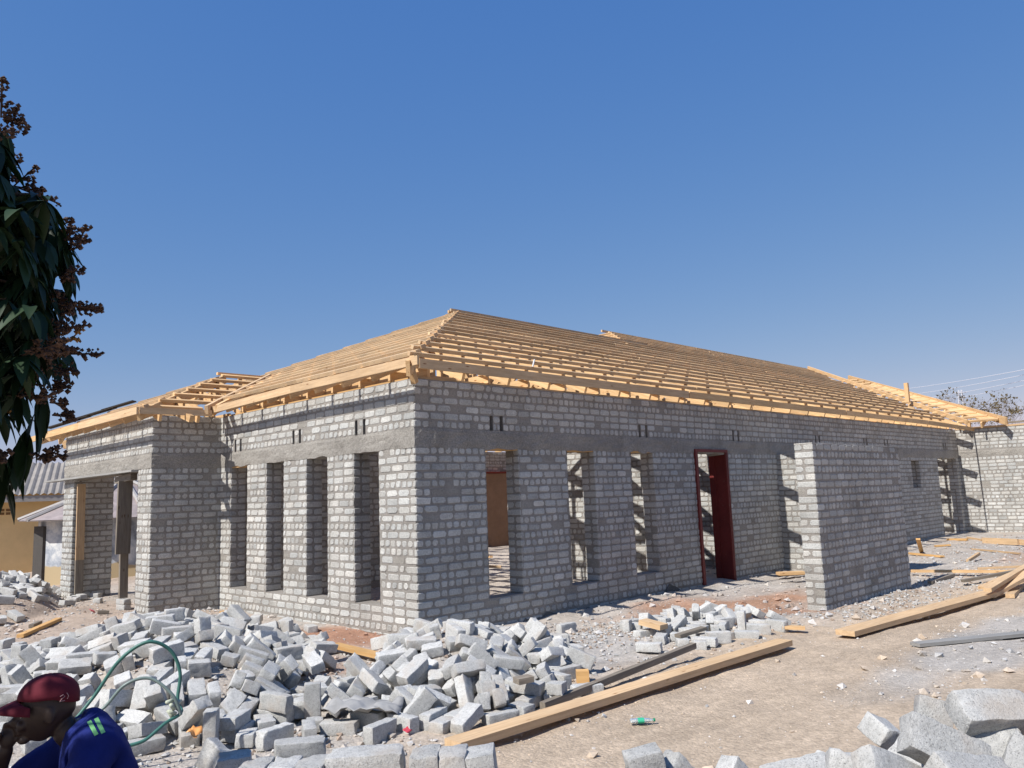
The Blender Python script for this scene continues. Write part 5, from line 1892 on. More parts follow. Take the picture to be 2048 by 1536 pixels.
# ------------------------------------------------------------------ neighbouring yellow house
M_yellow = m_plain('ochre_paint', (.74, .52, .25), .85, .2, .14, 1.2)
def m_sheet(name, col, period, axis=0):
    m, n, b = mat(name, .8, .2); co = obco(n)
    c = mul(n, col, ramp(n, noisen(n, co, 1.6, 5, .7), [(.3, .7), (.7, 1.1)])); n.links.new(c, b.inputs['Base Color']); return m
M_asb = m_sheet('fibre_cement', (.28, .255, .23), .1)
nb = empty('yellow_house', (0, 0, 0)); tag(nb, 'low yellow plastered house with a grey corrugated roof behind the tree', 'house')
A_ = atd(-400, 1170, 20.9); B_ = atd(330, 1150, 24.8); A_.z = B_.z = 0
ud = (B_-A_).normalized(); nd = Vector((ud.y, -ud.x, 0)); LN = (B_-A_).length
z0n = -.48; z1n = 2.10
def LP(a, b, z): q = A_+ud*a-nd*b; return (q.x, q.y, z)
def bx(mb, a0, a1, b0, b1, z0, z1):
    vs = [LP(a, b, z) for a in (a0, a1) for b in (b0, b1) for z in (z0, z1)]
    mb.add(vs, [(0,1,3,2),(4,6,7,5),(0,4,5,1),(2,3,7,6),(0,2,6,4),(1,5,7,3)])
mb = MB(); bx(mb, 0, LN, 0, 6, z0n-.3, z1n); mb.build('wall', M_yellow, nb)
mb = MB(); bx(mb, -.1, LN+.1, -.02, -.004, z0n-.3, z0n+.05); mb.build('plinth', m_plain('dirty_plinth', (.34, .24, .14)), nb)
mb = MB(); nw = int((LN+1)/.045); R_ = [(-.55, z1n-.06), (3.0, z1n+1.02), (6.5, z1n-.06)]
for k, (b0, za_) in enumerate(R_[:-1]):
    b1, zb_ = R_[k+1]
    vs = []; fs = []
    for i in range(nw+1):
        a = -.5+i*.045; w_ = .028*sin(2*pi*a/.18)
        vs += [LP(a, b0, za_+w_), LP(a, b1, zb_+w_)]
    for i in range(nw): fs.append((2*i, 2*i+2, 2*i+3, 2*i+1))
    mb.add(vs, fs)
mb.build('roof', M_asb, nb)
mb = MB(); bx(mb, -.5, LN+.5, -.52, -.47, z1n-.27, z1n-.10); mb.build('eaves_board', m_plain('grey_board', (.30, .28, .26)), nb)
ua = (atd(8, 1005, 24)-A_).dot(ud)
for k in range(2):
    mb = MB()
    for i in range(2):
        for j in range(2): bx(mb, ua+.9*k*4+.15*i, ua+.9*k*4+.15*i+.11, -.012, .02, z1n-.62+.1*j, z1n-.55+.1*j)
    mb.build('air_brick', m_plain('dark_vent', (.20, .11, .05)), nb)
# round hut
hut = empty('round_hut', (0, 0, 0)); tag(hut, 'round hut with patchy grey-white painted walls and a conical sheet metal roof', 'hut')
hc = atd(243, 1160, 20.5); hx, hy = hc.x, hc.y; HZ = -.42; HE = 1.33; HT = 2.30; RW_, RE = 1.92, 2.36
m, n, b = mat('patchy_paint', .85, .2); co = obco(n)
c = ramp(n, noisen(n, co, 2.2, 6, .7), [(.36, (.20, .22, .25)), (.48, (.36, .39, .43)), (.62, (.62, .62, .60))])
sx = N(n, 'ShaderNodeSeparateXYZ'); n.links.new(co, sx.inputs[0]); mr = N(n, 'ShaderNodeMath', operation='ADD'); n.links.new(sx.outputs['Z'], mr.inputs[0])
nn = N(n, 'ShaderNodeMath', operation='MULTIPLY'); n.links.new(noisen(n, co, 3, 3, .5), nn.inputs[0]); nn.inputs[1].default_value = .35; n.links.new(nn.outputs[0], mr.inputs[1])
c = mixf(n, ramp(n, mr.outputs[0], [(.40, 1), (.44, 0)]), c, (.42, .33, .20)); n.links.new(c, b.inputs['Base Color']); M_hut = m
mb = MB(); n_ = 10; P8 = [(hx+RW_*cos(2*pi*k/n_+.2), hy+RW_*sin(2*pi*k/n_+.2)) for k in range(n_)]
for k in range(n_):
    a, b2 = P8[k], P8[(k+1) % n_]; mb.quad((a[0], a[1], HZ-.3), (b2[0], b2[1], HZ-.3), (b2[0], b2[1], HE+.05), (a[0], a[1], HE+.05))
mb.build('wall', M_hut, hut)
M_tin = m_plain('rusty_roof_sheet', (.40, .33, .30), .5, .4, .3, 3, .25)
mb = MB(); rb = MB(); P8 = [(hx+RE*cos(2*pi*k/n_+.2), hy+RE*sin(2*pi*k/n_+.2)) for k in range(n_)]
for k in range(n_):
    a, b2 = P8[k], P8[(k+1) % n_]
    for z_ in (0, -.02): mb.add([(a[0], a[1], HE+z_), (b2[0], b2[1], HE+z_), (hx, hy, HT+z_)], [(0, 1, 2)])
    rb.tube([(a[0], a[1], HE+.015), (hx, hy, HT+.02)], .055, 6)
mb.build('roof', M_tin, hut); rb.build('ridge_caps', m_plain('pale_sheet', (.36, .34, .32), .6, .3), hut)
mb = MB(); mb.tube([(hx, hy, HT-.03), (hx, hy, HT+.10)], .30, 10, taper=.12); mb.build('roof_cap', m_plain('pale_cap', (.5, .48, .46), .5, .4), hut)
da = atan2(CY-hy, CX-hx)-1.22
mb = MB()
for s_ in (-.2, .2):
    q = da+s_; 
c0 = Vector((hx+(RW_+.0)*cos(da), hy+(RW_+.0)*sin(da), 0)); tt = Vector((-sin(da), cos(da), 0)); nn_ = Vector((cos(da), sin(da), 0))
vs = [tuple(c0+tt*a+nn_*b3+Vector((0, 0, z))) for a in (-.36, .36) for b3 in (-.05, .03) for z in (HZ-.1, HE-.15)]
mb.add(vs, [(0,1,3,2),(4,6,7,5),(0,4,5,1),(2,3,7,6),(0,2,6,4),(1,5,7,3)]); mb.build('door', m_plain('dark_door', (.07, .065, .06)), hut)
M_void = m_plain('soot_dark', (.03, .028, .026))

# ------------------------------------------------------------------ green hose, bottle, scraps
M_hose = m_plain('green_hose', (.045, .15, .12), .5, .5, .15, 20)
M_hose2 = m_plain('faded_hose', (.17, .22, .20), .45, .5, .15, 20)
def spline(pts, n_=12):
    out = []; P = [pts[0]]+pts+[pts[-1]]
    for i in range(1, len(P)-2):
        for k in range(n_):
            t = k/n_; a, b, c, d = P[i-1], P[i], P[i+1], P[i+2]
            out.append(.5*((2*b)+(c-a)*t+(2*a-5*b+4*c-d)*t*t+(3*b-a-3*c+d)*t**3))
    out.append(P[-2]); return out
hp = [(150, 1440, 4.6), (190, 1390, 4.7), (240, 1320, 4.75), (295, 1284, 4.8), (340, 1300, 4.85), (360, 1345, 4.85), (355, 1400, 4.8), (362, 1425, 4.75), (330, 1447, 4.65), (290, 1480, 4.55), (255, 1492, 4.5)]
mb = MB(); mb.tube(spline([atd(*q) for q in hp]), .0105, 8); o = mb.build('hose', M_hose, None, True); tag(o, 'green garden hose arching high over the big brick heap', 'hose')
hp = [(100, 1475, 4.4), (150, 1450, 4.5), (205, 1418, 4.6), (250, 1370, 4.65), (300, 1357, 4.7), (345, 1390, 4.7), (362, 1430, 4.7)]
mb = MB(); mb.tube(spline([atd(*q) for q in hp]), .0095, 8); o = mb.build('hose', M_hose2, None, True); tag(o, 'faded grey-green hose in a lower arch under the green one', 'hose')
mb = MB()
for k in range(5):
    q = atd(352+random.uniform(-6, 8), 1400+k*9, 4.72); mb.tube([q, q+Vector((random.uniform(-.05, .05), random.uniform(-.05, .05), random.uniform(-.03, .05)))], .012, 6)
o = mb.build('hose_clamp', m_plain('pale_tie', (.45, .48, .38)), None, True); tag(o, 'pale knotted tie binding the two hoses together', 'tie')
# plastic bottle
bt = empty('plastic_bottle', g3(1283, 1441, .03)); tag(bt, 'crushed clear plastic bottle with a green label on the sandy ground', 'bottle')
mc, n, b = mat('clear_plastic', .12, .5); b.inputs['Base Color'].default_value = (.85, .92, .92, 1); b.inputs['Transmission Weight'].default_value = .75; b.inputs['IOR'].default_value = 1.3
def lathe(mb, prof, n_=14, sq=1.0):
    b0 = len(mb.v)
    for (x, r) in prof:
        for k in range(n_): q = 2*pi*k/n_; mb.v.append((x, r*cos(q), r*sin(q)*sq))
    for i in range(len(prof)-1):
        for k in range(n_): mb.f.append((b0+i*n_+k, b0+i*n_+(k+1) % n_, b0+(i+1)*n_+(k+1) % n_, b0+(i+1)*n_+k)); mb.c.append(1.0)
mb = MB(); lathe(mb, [(.10, .002), (.10, .026), (.09, .031), (.06, .029), (.04, .032), (-.03, .031), (-.07, .022), (-.09, .012), (-.105, .012)], sq=.7); o = mb.build('bottle_body', mc, bt, True)
mb = MB(); lathe(mb, [(.035, .033), (-.02, .0325)], sq=.72); mb.build('label_band', m_plain('green_band', (.05, .42, .24), .5), bt, True)
mb = MB(); lathe(mb, [(-.103, .014), (-.12, .014), (-.121, .001)]); mb.build('cap', m_plain('green_cap', (.03, .3, .15), .4), bt, True)
bt.rotation_euler = (0, 0, radians(138)); bt.scale = (.75, .75, .75)
def scrap(u, v, col, label, s_=.05, h=.03):
    p = g3(u, v, h); mb = MB(); n_ = 5; vs = []
    for i in range(n_):
        for j in range(n_):
            x = (i/(n_-1)-.5)*2*s_; y = (j/(n_-1)-.5)*1.4*s_
            vs.append((x+random.uniform(-1, 1)*s_*.12, y+random.uniform(-1, 1)*s_*.12, s_*.7*noise.noise(Vector((x*22, y*22, u)))))
    mb.add(vs, [(i*n_+j, (i+1)*n_+j, (i+1)*n_+j+1, i*n_+j+1) for i in range(n_-1) for j in range(n_-1)])
    o = mb.build('wrapper', m_plain('wrapper_film', col, .4, .5), None, True, loc=p); o.rotation_euler = (.5, -.2, random.uniform(0, 3))
    md = o.modifiers.new('t', 'SOLIDIFY'); md.thickness = .002; tag(o, label, 'wrapper')
scrap(390, 1462, (.75, .35, .12), 'yellow and red crumpled wrapper on the big heap', .05, .12)
scrap(815, 1460, (.6, .05, .08), 'small red wrapper on the gravel below the corner heap', .03)
scrap(186, 1222, (.55, .10, .12), 'faded red wrapper on the ground before the porch', .06)
# cement sack draped on the heap
def sack():
    p = g3(728, 1405, .16); mb = MB(); n_ = 12; vs = []
    for i in range(n_+1):
        for j in range(n_+1):
            a, b = (i/n_-.5)*.50, (j/n_-.5)*.28
            q = R3*a+F3*b; z = .09*noise.noise(Vector((a*6, b*7, 1)))+.05*noise.noise(Vector((a*15, b*15, 4)))-.35*a*a
            vs.append(tuple(p+q+Vector((0, 0, z))))
    mb.add(vs, [(i*(n_+1)+j, (i+1)*(n_+1)+j, (i+1)*(n_+1)+j+1, i*(n_+1)+j+1) for i in range(n_) for j in range(n_)])
    o = mb.build('cement_sack', m_plain('paper_sack', (.33, .325, .315), .8, .2, .2, 12), None, True); md = o.modifiers.new('t', 'SOLIDIFY'); md.thickness = .004
    tag(o, 'torn grey cement sack draped over bricks between the two heaps', 'sack')
sack()
# ------------------------------------------------------------------ mango tree at the left
H0 = YAW+radians(29.5); TD = Vector((cos(H0), sin(H0), 0)); TR = Vector((sin(H0), -cos(H0), 0))
T0 = atd(0, 1010, 2.45); T0.z = 0
def vz(v): return CZ+(1012-v)/FPX*2.75
prof = [(1000, -60), (950, -15), (905, 15), (860, 50), (810, 85), (760, 108), (700, 112), (640, 108), (600, 108), (550, 128), (500, 118), (450, 85), (400, 35), (350, 0), (300, -25), (250, -50), (200, -90), (120, -140)]
def rmax(z):
    pts = [(vz(v), u/FPX*2.7) for v, u in prof]
    if z <= pts[0][0]: return pts[0][1]-(pts[0][0]-z)*2
    for (a, b), (c, d) in zip(pts, pts[1:]):
        if a <= z <= c: return b+(d-b)*(z-a)/(c-a)
    return pts[-1][1]-(z-pts[-1][0])*.6
mango = empty('mango_tree', (0, 0, 0)); tag(mango, 'dark-leaved mango tree with reddish flower spikes reaching in from the left edge', 'tree')
leafm, n, b = mat('mango_leaf', .55, .3); co = obco(n)
c = mul(n, (.011, .028, .010), tone(n)); n.links.new(c, b.inputs['Base Color']); 
M_bark = m_plain('mango_bark', (.10, .08, .065), .9, .1, .3, 20)
M_spike = m_plain('flower_spike', (.085, .05, .035), .8, .2, .35, 60)
M_spike2 = m_plain('ochre_flower_spike', (.36, .20, .07), .8, .2, .3, 60)
rnd = random.Random(21)
L = MB(); SP = MB(); SP2 = MB()
def leaf(p, d, ln, wd, tn):
    d = d.normalized(); side = d.cross(Vector((0, 0, 1))); side = side.normalized() if side.length > .05 else Vector((1, 0, 0))
    side = (side+Vector((rnd.uniform(-.5, .5), rnd.uniform(-.5, .5), rnd.uniform(-.5, .5)))).normalized()
    vs = []; q = Vector(p); dd = d.copy(); n_ = 5; prof_ = (.12, .75, 1, .85, .5, .03)
    up = side.cross(d).normalized()
    for i in range(n_+1):
        w_ = wd*prof_[i]/2; vs += [tuple(q-side*w_+up*w_*.25), tuple(q), tuple(q+side*w_+up*w_*.25)]
        dd = (dd+Vector((0, 0, -.16))).normalized(); q = q+dd*ln/n_
    fs = []
    for i in range(n_):
        a = i*3; fs += [(a, a+1, a+4, a+3), (a+1, a+2, a+5, a+4)]
    L.add(vs, fs, tn)
def blobs(mb, p, r):
    e = r; o_ = [(1,0,0),(-1,0,0),(0,1,0),(0,-1,0),(0,0,1),(0,0,-1)]
    mb.add([tuple(p+Vector(q)*e*rnd.uniform(.7, 1.3)) for q in o_], [(0,2,4),(2,1,4),(1,3,4),(3,0,4),(2,0,5),(1,2,5),(3,1,5),(0,3,5)], rnd.uniform(.6, 1.3))
def spike(p, d, ln, mb=None):
    mb = mb or SP; d = d.normalized(); a = d.cross(Vector((0, 0, 1))).normalized(); bb = d.cross(a)
    mb.tube([p, p+d*ln*.5, p+d*ln], .0028, 4, cap=False)
    nb_ = int(ln/.009)
    for i in range(nb_):
        t = .22+.78*i/nb_; q = rnd.uniform(0, 6.28); l2 = ln*.30*(1-t)*rnd.uniform(.5, 1.2)+.008
        dd = (a*cos(q)+bb*sin(q)+d*.7).normalized(); st = p+d*ln*t
        if l2 > .02: mb.tube([st, st+dd*l2], .0016, 3, cap=False)
        k = max(2, int(l2/.009))
        for j in range(k): blobs(mb, st+dd*l2*(j+1)/k+Vector((rnd.uniform(-1, 1), rnd.uniform(-1, 1), rnd.uniform(-1, 1)))*.005, rnd.uniform(.0042, .009))
tips = []
def P3(r, dd, z): q = T0+TR*r+TD*dd; return Vector((q.x, q.y, z))
tries = 0
while len(tips) < 1280 and tries < 30000:
    tries += 1
    vis_ = len(tips) < 560
    z = rnd.uniform(1.45, 2.75) if vis_ else rnd.uniform(1.35, 3.7); rm = rmax(z)-.02; dd = rnd.uniform(-.55, .08)
    r = rnd.uniform(rm-.55, rm) if vis_ else rnd.uniform(-3.0, rm)
    if len(tips) > 860: r = rnd.uniform(-3.0, -1.3); dd = rnd.uniform(.25, 1.1); z = rnd.uniform(1.9, 3.7)  # extra crown lobe out of view, added to keep the seated man shaded
    # crown body: bounded by the profile, hollow towards the trunk side
    if r > rm-.02-abs(dd)*.12: continue
    e = ((r+1.5)/1.95)**2+((z-2.9)/1.7)**2+(dd/1.3)**2
    if e > 1.35 and not vis_: continue
    near = r > rm-.55
    if not near and rnd.random() < .35: continue
    tips.append((r, dd, z, rm))
for (r, dd, z, rm) in tips:
    p = P3(r, dd, z); out = (TR*rnd.uniform(-.3, 1)+TD*rnd.uniform(-.8, .8)+Vector((0, 0, rnd.uniform(-.2, .5)))).normalized()
    edge = rm-r < .22
    n_ = rnd.randint(8, 12)
    for k in range(n_):
        q = 6.28*k/n_+rnd.uniform(-.3, .3); d = TR*cos(q)+TD*sin(q)+Vector((0, 0, rnd.uniform(-.9, .15)))+out*.3
        ln = rnd.uniform(.085, .15)
        if edge and d.dot(TR) > .2: d = d+Vector((0, 0, -.9)); ln *= .85
        leaf(p, d, ln, ln*rnd.uniform(.22, .28), rnd.uniform(.6, 1.5))
    if (rm-r < .16 and rnd.random() < (.2 if z < vz(600) else .08)) or rnd.random() < .04:
        for k in range(rnd.randint(1, 3)):
            d = TR*rnd.uniform(.3, 1.2)+TD*rnd.uniform(-.6, .3)+Vector((0, 0, rnd.uniform(-.25, .55)))
            low = z < vz(620)
            spike(p, d, rnd.uniform(.10, .17) if low else rnd.uniform(.09, .14), SP2 if (rnd.random() < .15 and low) else SP)
# bare sprays near the top, and the named lower spikes
for (u, v, du, dv, ln) in ((2, 235, 2, -75, .13), (8, 238, 60, 25, .14), (8, 238, 32, -28, .09), (8, 240, 55, -2, .10), (85, 415, 0, -50, .07), (60, 400, 40, 30, .09), (122, 450, 32, -12, .07), (140, 500, 40, -15, .07), (125, 625, 28, -6, .07),
                      (105, 655, 48, 3, .09), (100, 695, 40, 8, .10), (110, 735, 62, 12, .12), (105, 760, 42, 20, .11), (100, 805, 50, 5, .10), (105, 830, 52, 6, .11), (95, 600, 20, -12, .09), (90, 900, 48, 15, .11), (70, 905, 30, 20, .09), (40, 700, 20, 8, .12), (30, 690, 30, -20, .10), (5, 810, 22, 2, .10), (10, 630, 12, -10, .12), (130, 540, 50, 5, .10), (115, 550, 40, 18, .09), (80, 915, 30, -10, .09), (95, 720, 40, -25, .10), (98, 780, 38, -4, .10)):
    p = atd(u, v, 2.45); q = atd(u+du, v+dv, 2.38); spike(p, q-p, ln, SP2 if u < 45 and v > 600 else SP)
for (u, v) in ((15, 280), (55, 420), (70, 440), (100, 470), (118, 470), (20, 380), (40, 440), (95, 520), (130, 520), (60, 880), (30, 930), (12, 975), (45, 905), (75, 850), (90, 800), (8, 300)):
    p = atd(u-6, v-22, 2.45)
    for k in range(4): leaf(p, TR*rnd.uniform(-.3, .5)+TD*rnd.uniform(-.4, .4)+Vector((0, 0, -1.1)), rnd.uniform(.12, .17), .04, rnd.uniform(.7, 1.3))
L.build('crown', leafm, mango, True); SP.build('flower_spikes', M_spike, mango); SP2.build('dry_flower_spikes', M_spike2, mango)
tb = P3(-2.2, .25, 0); mb = MB(); mb.tube(spline([Vector((tb.x, tb.y, -.2)), Vector((tb.x+.05, tb.y, .8)), Vector((tb.x-.03, tb.y+.05, 1.7)), Vector((tb.x+.1, tb.y, 2.6))]), .17, 12, taper=.10); mb.build('trunk', M_bark, mango, True)
mb = MB(); tr_ = Vector((tb.x, tb.y, 0))
for (r, dd, z, rm) in tips[::7]:
    p = P3(r, dd, z); s = tr_+Vector((0, 0, rnd.uniform(1.3, 2.5))); mid = (s+p)/2+Vector((0, 0, .12)); mb.tube(spline([s, mid, p], 5), .022, 5, taper=.004, cap=False)
mb.build('branches', M_bark, mango, True)

# ------------------------------------------------------------------ seated man in cap and blue overall
def hull(P): return P
PC = EYE+(Vector((-4.685, -3.935, .845))-EYE)*1.11      # head centre
Fp = Vector((-.955, .296, 0)).normalized(); Lp = Vector((-Fp.y*-1, 0, 0)); Lp = Vector((Fp.y, -Fp.x, 0)) * -1   # Lp points to his left hand, nearer the camera
if (Lp.dot(EYE-PC)) < 0: Lp = -Lp
def B(f, l, z): q = PC+Fp*f+Lp*l; return Vector((q.x, q.y, PC.z+z))
def skin(name, chain, mt, parent, sub=2, remesh=None, keep=False):
    """chain: (index of parent or None, position, radius)"""
    m = bpy.data.meshes.new(name); m.from_pydata([tuple(c[1]) for c in chain], [(c[0], i) for i, c in enumerate(chain) if c[0] is not None], [])
    o = bpy.data.objects.new(name, m); C.objects.link(o)
    md = o.modifiers.new('s', 'SKIN'); md.use_smooth_shade = True
    for i, c in enumerate(chain):
        sv = m.skin_vertices[0].data[i]; rr = c[2]; sv.radius = rr if isinstance(rr, tuple) else (rr, rr)
        sv.use_root = i == 0
    o.modifiers.new('u', 'SUBSURF').levels = sub; o.modifiers['u'].render_levels = sub
    dg = bpy.context.evaluated_depsgraph_get(); dg.update(); me = bpy.data.meshes.new_from_object(o.evaluated_get(dg)); me.name = name
    bpy.data.objects.remove(o); bpy.data.meshes.remove(m)
    if keep: return me
    me.materials.clear(); me.materials.append(mt); o = bpy.data.objects.new(name, me); C.objects.link(o); o.parent = parent
    me.polygons.foreach_set('use_smooth', [True]*len(me.polygons)); return o
M_skin = m_plain('dark_skin', (.045, .026, .018), .5, .4, .1, 30, 0, 0, False)
M_blue = m_plain('blue_overall', (.013, .023, .15), .85, .2, .18, 14, 0, .006, False)
M_cap = m_plain('maroon_cap', (.12, .015, .026), .8, .2, .12, 40, 0, 0, False)
M_green = m_plain('lime_tape', (.22, .55, .20), .5, .4, .08, 30)
# skeleton: pelvis, spine, neck, arms bent to the chin, legs bent
HIP = B(-.17, 0, -.56); SH = B(-.15, 0, -.125)
nearS = B(-.15, .16, -.165); farS = B(-.11, -.16, -.15)
farE = B(.20, -.17, -.36); farH = B(.125, -.02, -.115)
nearE = B(.06, .20, -.47); nearH = B(.27, .10, -.36)
kneeN = B(.30, .14, -.44); kneeF = B(.32, -.14, -.42); footN = B(.20, .13, -.80); footF = B(.25, -.14, -.80)
chain = [(None, HIP, .12), (0, B(-.20, 0, -.42), .12), (1, B(-.185, 0, -.27), .12), (2, SH, .085), (3, B(-.085, 0, -.10), .058), (4, B(-.03, 0, -.06), .058),
         (3, nearS, .055), (6, nearE, .042), (7, nearH, .028), (3, farS, .055), (9, farE, .042), (10, farH, .028),
         (0, B(-.12, .1, -.57), .085), (12, kneeN, .058), (13, footN, .042), (14, footN+Fp*.15+Vector((0, 0, -.03)), .035),
         (0, B(-.12, -.1, -.57), .085), (16, kneeF, .058), (17, footF, .042), (18, footF+Fp*.15+Vector((0, 0, -.03)), .035)]
man = empty('person', (PC.x, PC.y, 0)); tag(man, 'man sitting in profile in a maroon cap and blue overall, hand at his chin', 'person')
man_inv = Matrix.Translation(-Vector((PC.x, PC.y, 0)))
body_me = skin('body', chain, M_skin, None, 2, keep=True)
bmh = bmesh.new(); bmh.from_mesh(body_me)
def ell(c, rx, ry, rz, seg=20, rings=14, fn=None):
    r = bmesh.ops.create_uvsphere(bmh, u_segments=seg, v_segments=rings, radius=1)
    for v in r['verts']:
        x, y, z = v.co.x*rx, v.co.y*ry, v.co.z*rz
        if fn: x, y, z = fn(x, y, z)
        q = c+Fp*x+Lp*y; v.co = Vector((q.x, q.y, c.z+z))
def headf(x, y, z):
    # narrow jaw, flat face
    k = 1-.30*max(0, -z/.115)**1.3; y *= k
    if z < -.02 and x < 0: x *= 1-.42*min(1, (-z-.02)/.09)
    if x > .07: x = .07+(x-.07)*.75
    return x+.012*max(0, -z/.1), y, z
ell(PC, .098, .074, .118, 28, 20, headf)
ell(B(.092, 0, -.020), .020, .014, .022)            # nose bridge
ell(B(.104, 0, -.032), .017, .018, .013)            # nose tip
ell(B(.091, 0, -.066), .014, .026, .008); ell(B(.089, 0, -.078), .013, .024, .008)   # lips
ell(B(.074, 0, -.104), .022, .026, .016)            # chin
ell(B(.088, .030, .004), .010, .018, .008); ell(B(.088, -.030, .004), .010, .018, .008)  # brows
ell(B(.078, .032, -.045), .02, .022, .02); ell(B(.078, -.032, -.045), .02, .022, .02)    # cheeks
for s_ in (1, -1): ell(B(-.012, .076*s_, -.018), .018, .008, .030)                    # ears
# hand curled at the chin, five fingers
def finger(a, pts, r0):
    for i in range(len(pts)-1):
        p, q = pts[i], pts[i+1]
        for t in (0, .25, .5, .75, 1): c = p.lerp(q, t); ell(c, r0*(1-.12*(i+t)), r0*(1-.12*(i+t)), r0*(1-.12*(i+t)), 8, 6)
ell(farH+Vector((0, 0, .02)), .032, .020, .038)
for k in range(4):
    s0 = farH+Vector((0, 0, .045))+Fp*(.018-.012*k)+Lp*(-.012+.004*k)
    finger(0, [s0, s0+Vector((0, 0, .028))+Lp*.016-Fp*.006, s0+Vector((0, 0, .036-.004*k))+Lp*.034-Fp*.024, s0+Vector((0, 0, .020))+Lp*.040-Fp*.034], .0088)
t0 = farH+Fp*.022+Vector((0, 0, .012)); finger(0, [t0, t0+Lp*.022+Vector((0, 0, .016))+Fp*.006, t0+Lp*.036+Vector((0, 0, .036))], .010)
ell(nearH, .036, .018, .036)
for k in range(4):
    s0 = nearH+Fp*.028+Vector((0, 0, .022-.015*k)); finger(0, [s0, s0+Fp*.026+Vector((0, 0, -.01)), s0+Fp*.036+Vector((0, 0, -.030))-Lp*.006], .0088)
t0 = nearH+Vector((0, 0, .03)); finger(0, [t0, t0+Fp*.02+Vector((0, 0, .018)), t0+Fp*.044+Vector((0, 0, .016))], .010)
bmh.to_mesh(body_me); bmh.free()
ob = bpy.data.objects.new('body', body_me); C.objects.link(ob)
md = ob.modifiers.new('r', 'REMESH'); md.mode = 'VOXEL'; md.voxel_size = .0055; md.use_smooth_shade = True
md2 = ob.modifiers.new('sm', 'SMOOTH'); md2.iterations = 3; md2.factor = .5
dg = bpy.context.evaluated_depsgraph_get(); dg.update(); me = bpy.data.meshes.new_from_object(ob.evaluated_get(dg)); bpy.data.objects.remove(ob)
me.materials.clear(); me.materials.append(M_skin); ob = bpy.data.objects.new('body', me); C.objects.link(ob); ob.parent = man; ob.matrix_parent_inverse = man_inv
eyes = MB()
# eyes: small pale balls set into the sockets
for s_ in (1, -1):
    p = B(.084, .030*s_, -.012); eyes.tube([p-Fp*.006, p+Fp*.003], .007, 8)
o = eyes.build('eyes', m_plain('eye_white', (.35, .32, .30), .3, .5), man, True); o.matrix_parent_inverse = man_inv
# overall jacket and trousers as looser skins over the body
jk = [(None, B(-.18, 0, -.52), (.17, .17)), (0, B(-.20, 0, -.40), (.165, .165)), (1, B(-.185, 0, -.27), (.155, .155)), (2, B(-.16, 0, -.125), (.12, .12)), (3, B(-.12, 0, -.065), (.075, .075)),
      (3, B(-.16, .12, -.15), .095), (5, nearS+Vector((0, 0, -.03)), .082), (6, (nearS+nearE)/2, .068), (7, nearE, .06), (8, nearH*.8+nearE*.2, .043),
      (3, B(-.13, -.13, -.15), .088), (10, farS+Vector((0, 0, -.02)), .078), (11, (farS+farE)/2, .064), (12, farE, .056), (13, farH*.68+farE*.32, .042)]
o = skin('jacket', jk, M_blue, man, 2); o.matrix_parent_inverse = man_inv
tx = bpy.data.textures.new('folds', 'CLOUDS'); tx.noise_scale = .09; md = o.modifiers.new('d', 'DISPLACE'); md.texture = tx; md.strength = .022; md.mid_level = .5; md.texture_coords = 'GLOBAL'
tr = [(None, B(-.17, 0, -.60), .125), (0, B(-.13, .10, -.585), .098), (1, kneeN, .072), (2, footN+Vector((0, 0, .07)), .058), (0, B(-.13, -.10, -.585), .098), (4, kneeF, .072), (5, footF+Vector((0, 0, .07)), .058)]
o = skin('trousers', tr, M_blue, man, 2); o.matrix_parent_inverse = man_inv
for ft in (footN, footF):
    o = skin('boot', [(None, ft+Vector((0, 0, .05)), .052), (0, ft+Vector((0, 0, -.02)), .05), (1, ft+Fp*.08+Vector((0, 0, -.035)), .045), (2, ft+Fp*.19+Vector((0, 0, -.04)), .038)], m_plain('black_boot', (.02, .018, .016), .5, .4, tn=False), man, 2); o.matrix_parent_inverse = man_inv
# collar
o = skin('collar', [(None, B(-.13, .065, -.06), .026), (0, B(-.165, 0, -.045), .030), (1, B(-.13, -.06, -.06), .026), (0, B(-.075, .082, -.10), .022)], M_blue, man, 2); o.matrix_parent_inverse = man_inv
# cap: dome, visor
bmc = bmesh.new(); bmesh.ops.create_uvsphere(bmc, u_segments=32, v_segments=20, radius=1)
dl = [v for v in bmc.verts if v.co.z < -.12]; bmesh.ops.delete(bmc, geom=dl, context='VERTS')
tilt = Matrix.Rotation(radians(-4), 3, 'Y')
for v in bmc.verts:
    q = Vector((v.co.x*.106-.004, v.co.y*.084, v.co.z*.084+.042)); seam = .0018*abs(sin(3*atan2(v.co.y, v.co.x))); q.z += seam
    if q.x < -.02 and v.co.z < .15: q.z -= .028*min(1, (-q.x-.02)/.08)
    w_ = PC+Fp*q.x+Lp*q.y; v.co = Vector((w_.x, w_.y, PC.z+q.z))
mc2 = bpy.data.meshes.new('cap'); bmc.to_mesh(mc2); bmc.free(); mc2.materials.append(M_cap); mc2.polygons.foreach_set('use_smooth', [True]*len(mc2.polygons))
cap = bpy.data.objects.new('cap', mc2); C.objects.link(cap); cap.parent = man; cap.matrix_parent_inverse = man_inv; md = cap.modifiers.new('t', 'SOLIDIFY'); md.thickness = .004
mb = MB(); vs = []; n_ = 10
for i in range(n_+1):
    t = i/n_*2-1; y = t*.078
    for j in range(6):
        s_ = j/5; ext = (1-abs(t)**2.6)*.078
        x = .098*math.sqrt(max(0, 1-(y/.092)**2))+ext*s_; z = .040-.020*s_-.018*t*t-.012*s_*s_
        w_ = PC+Fp*x+Lp*y; vs.append((w_.x, w_.y, PC.z+z))
mb.add(vs, [(i*6+j, (i+1)*6+j, (i+1)*6+j+1, i*6+j+1) for i in range(n_) for j in range(5)])
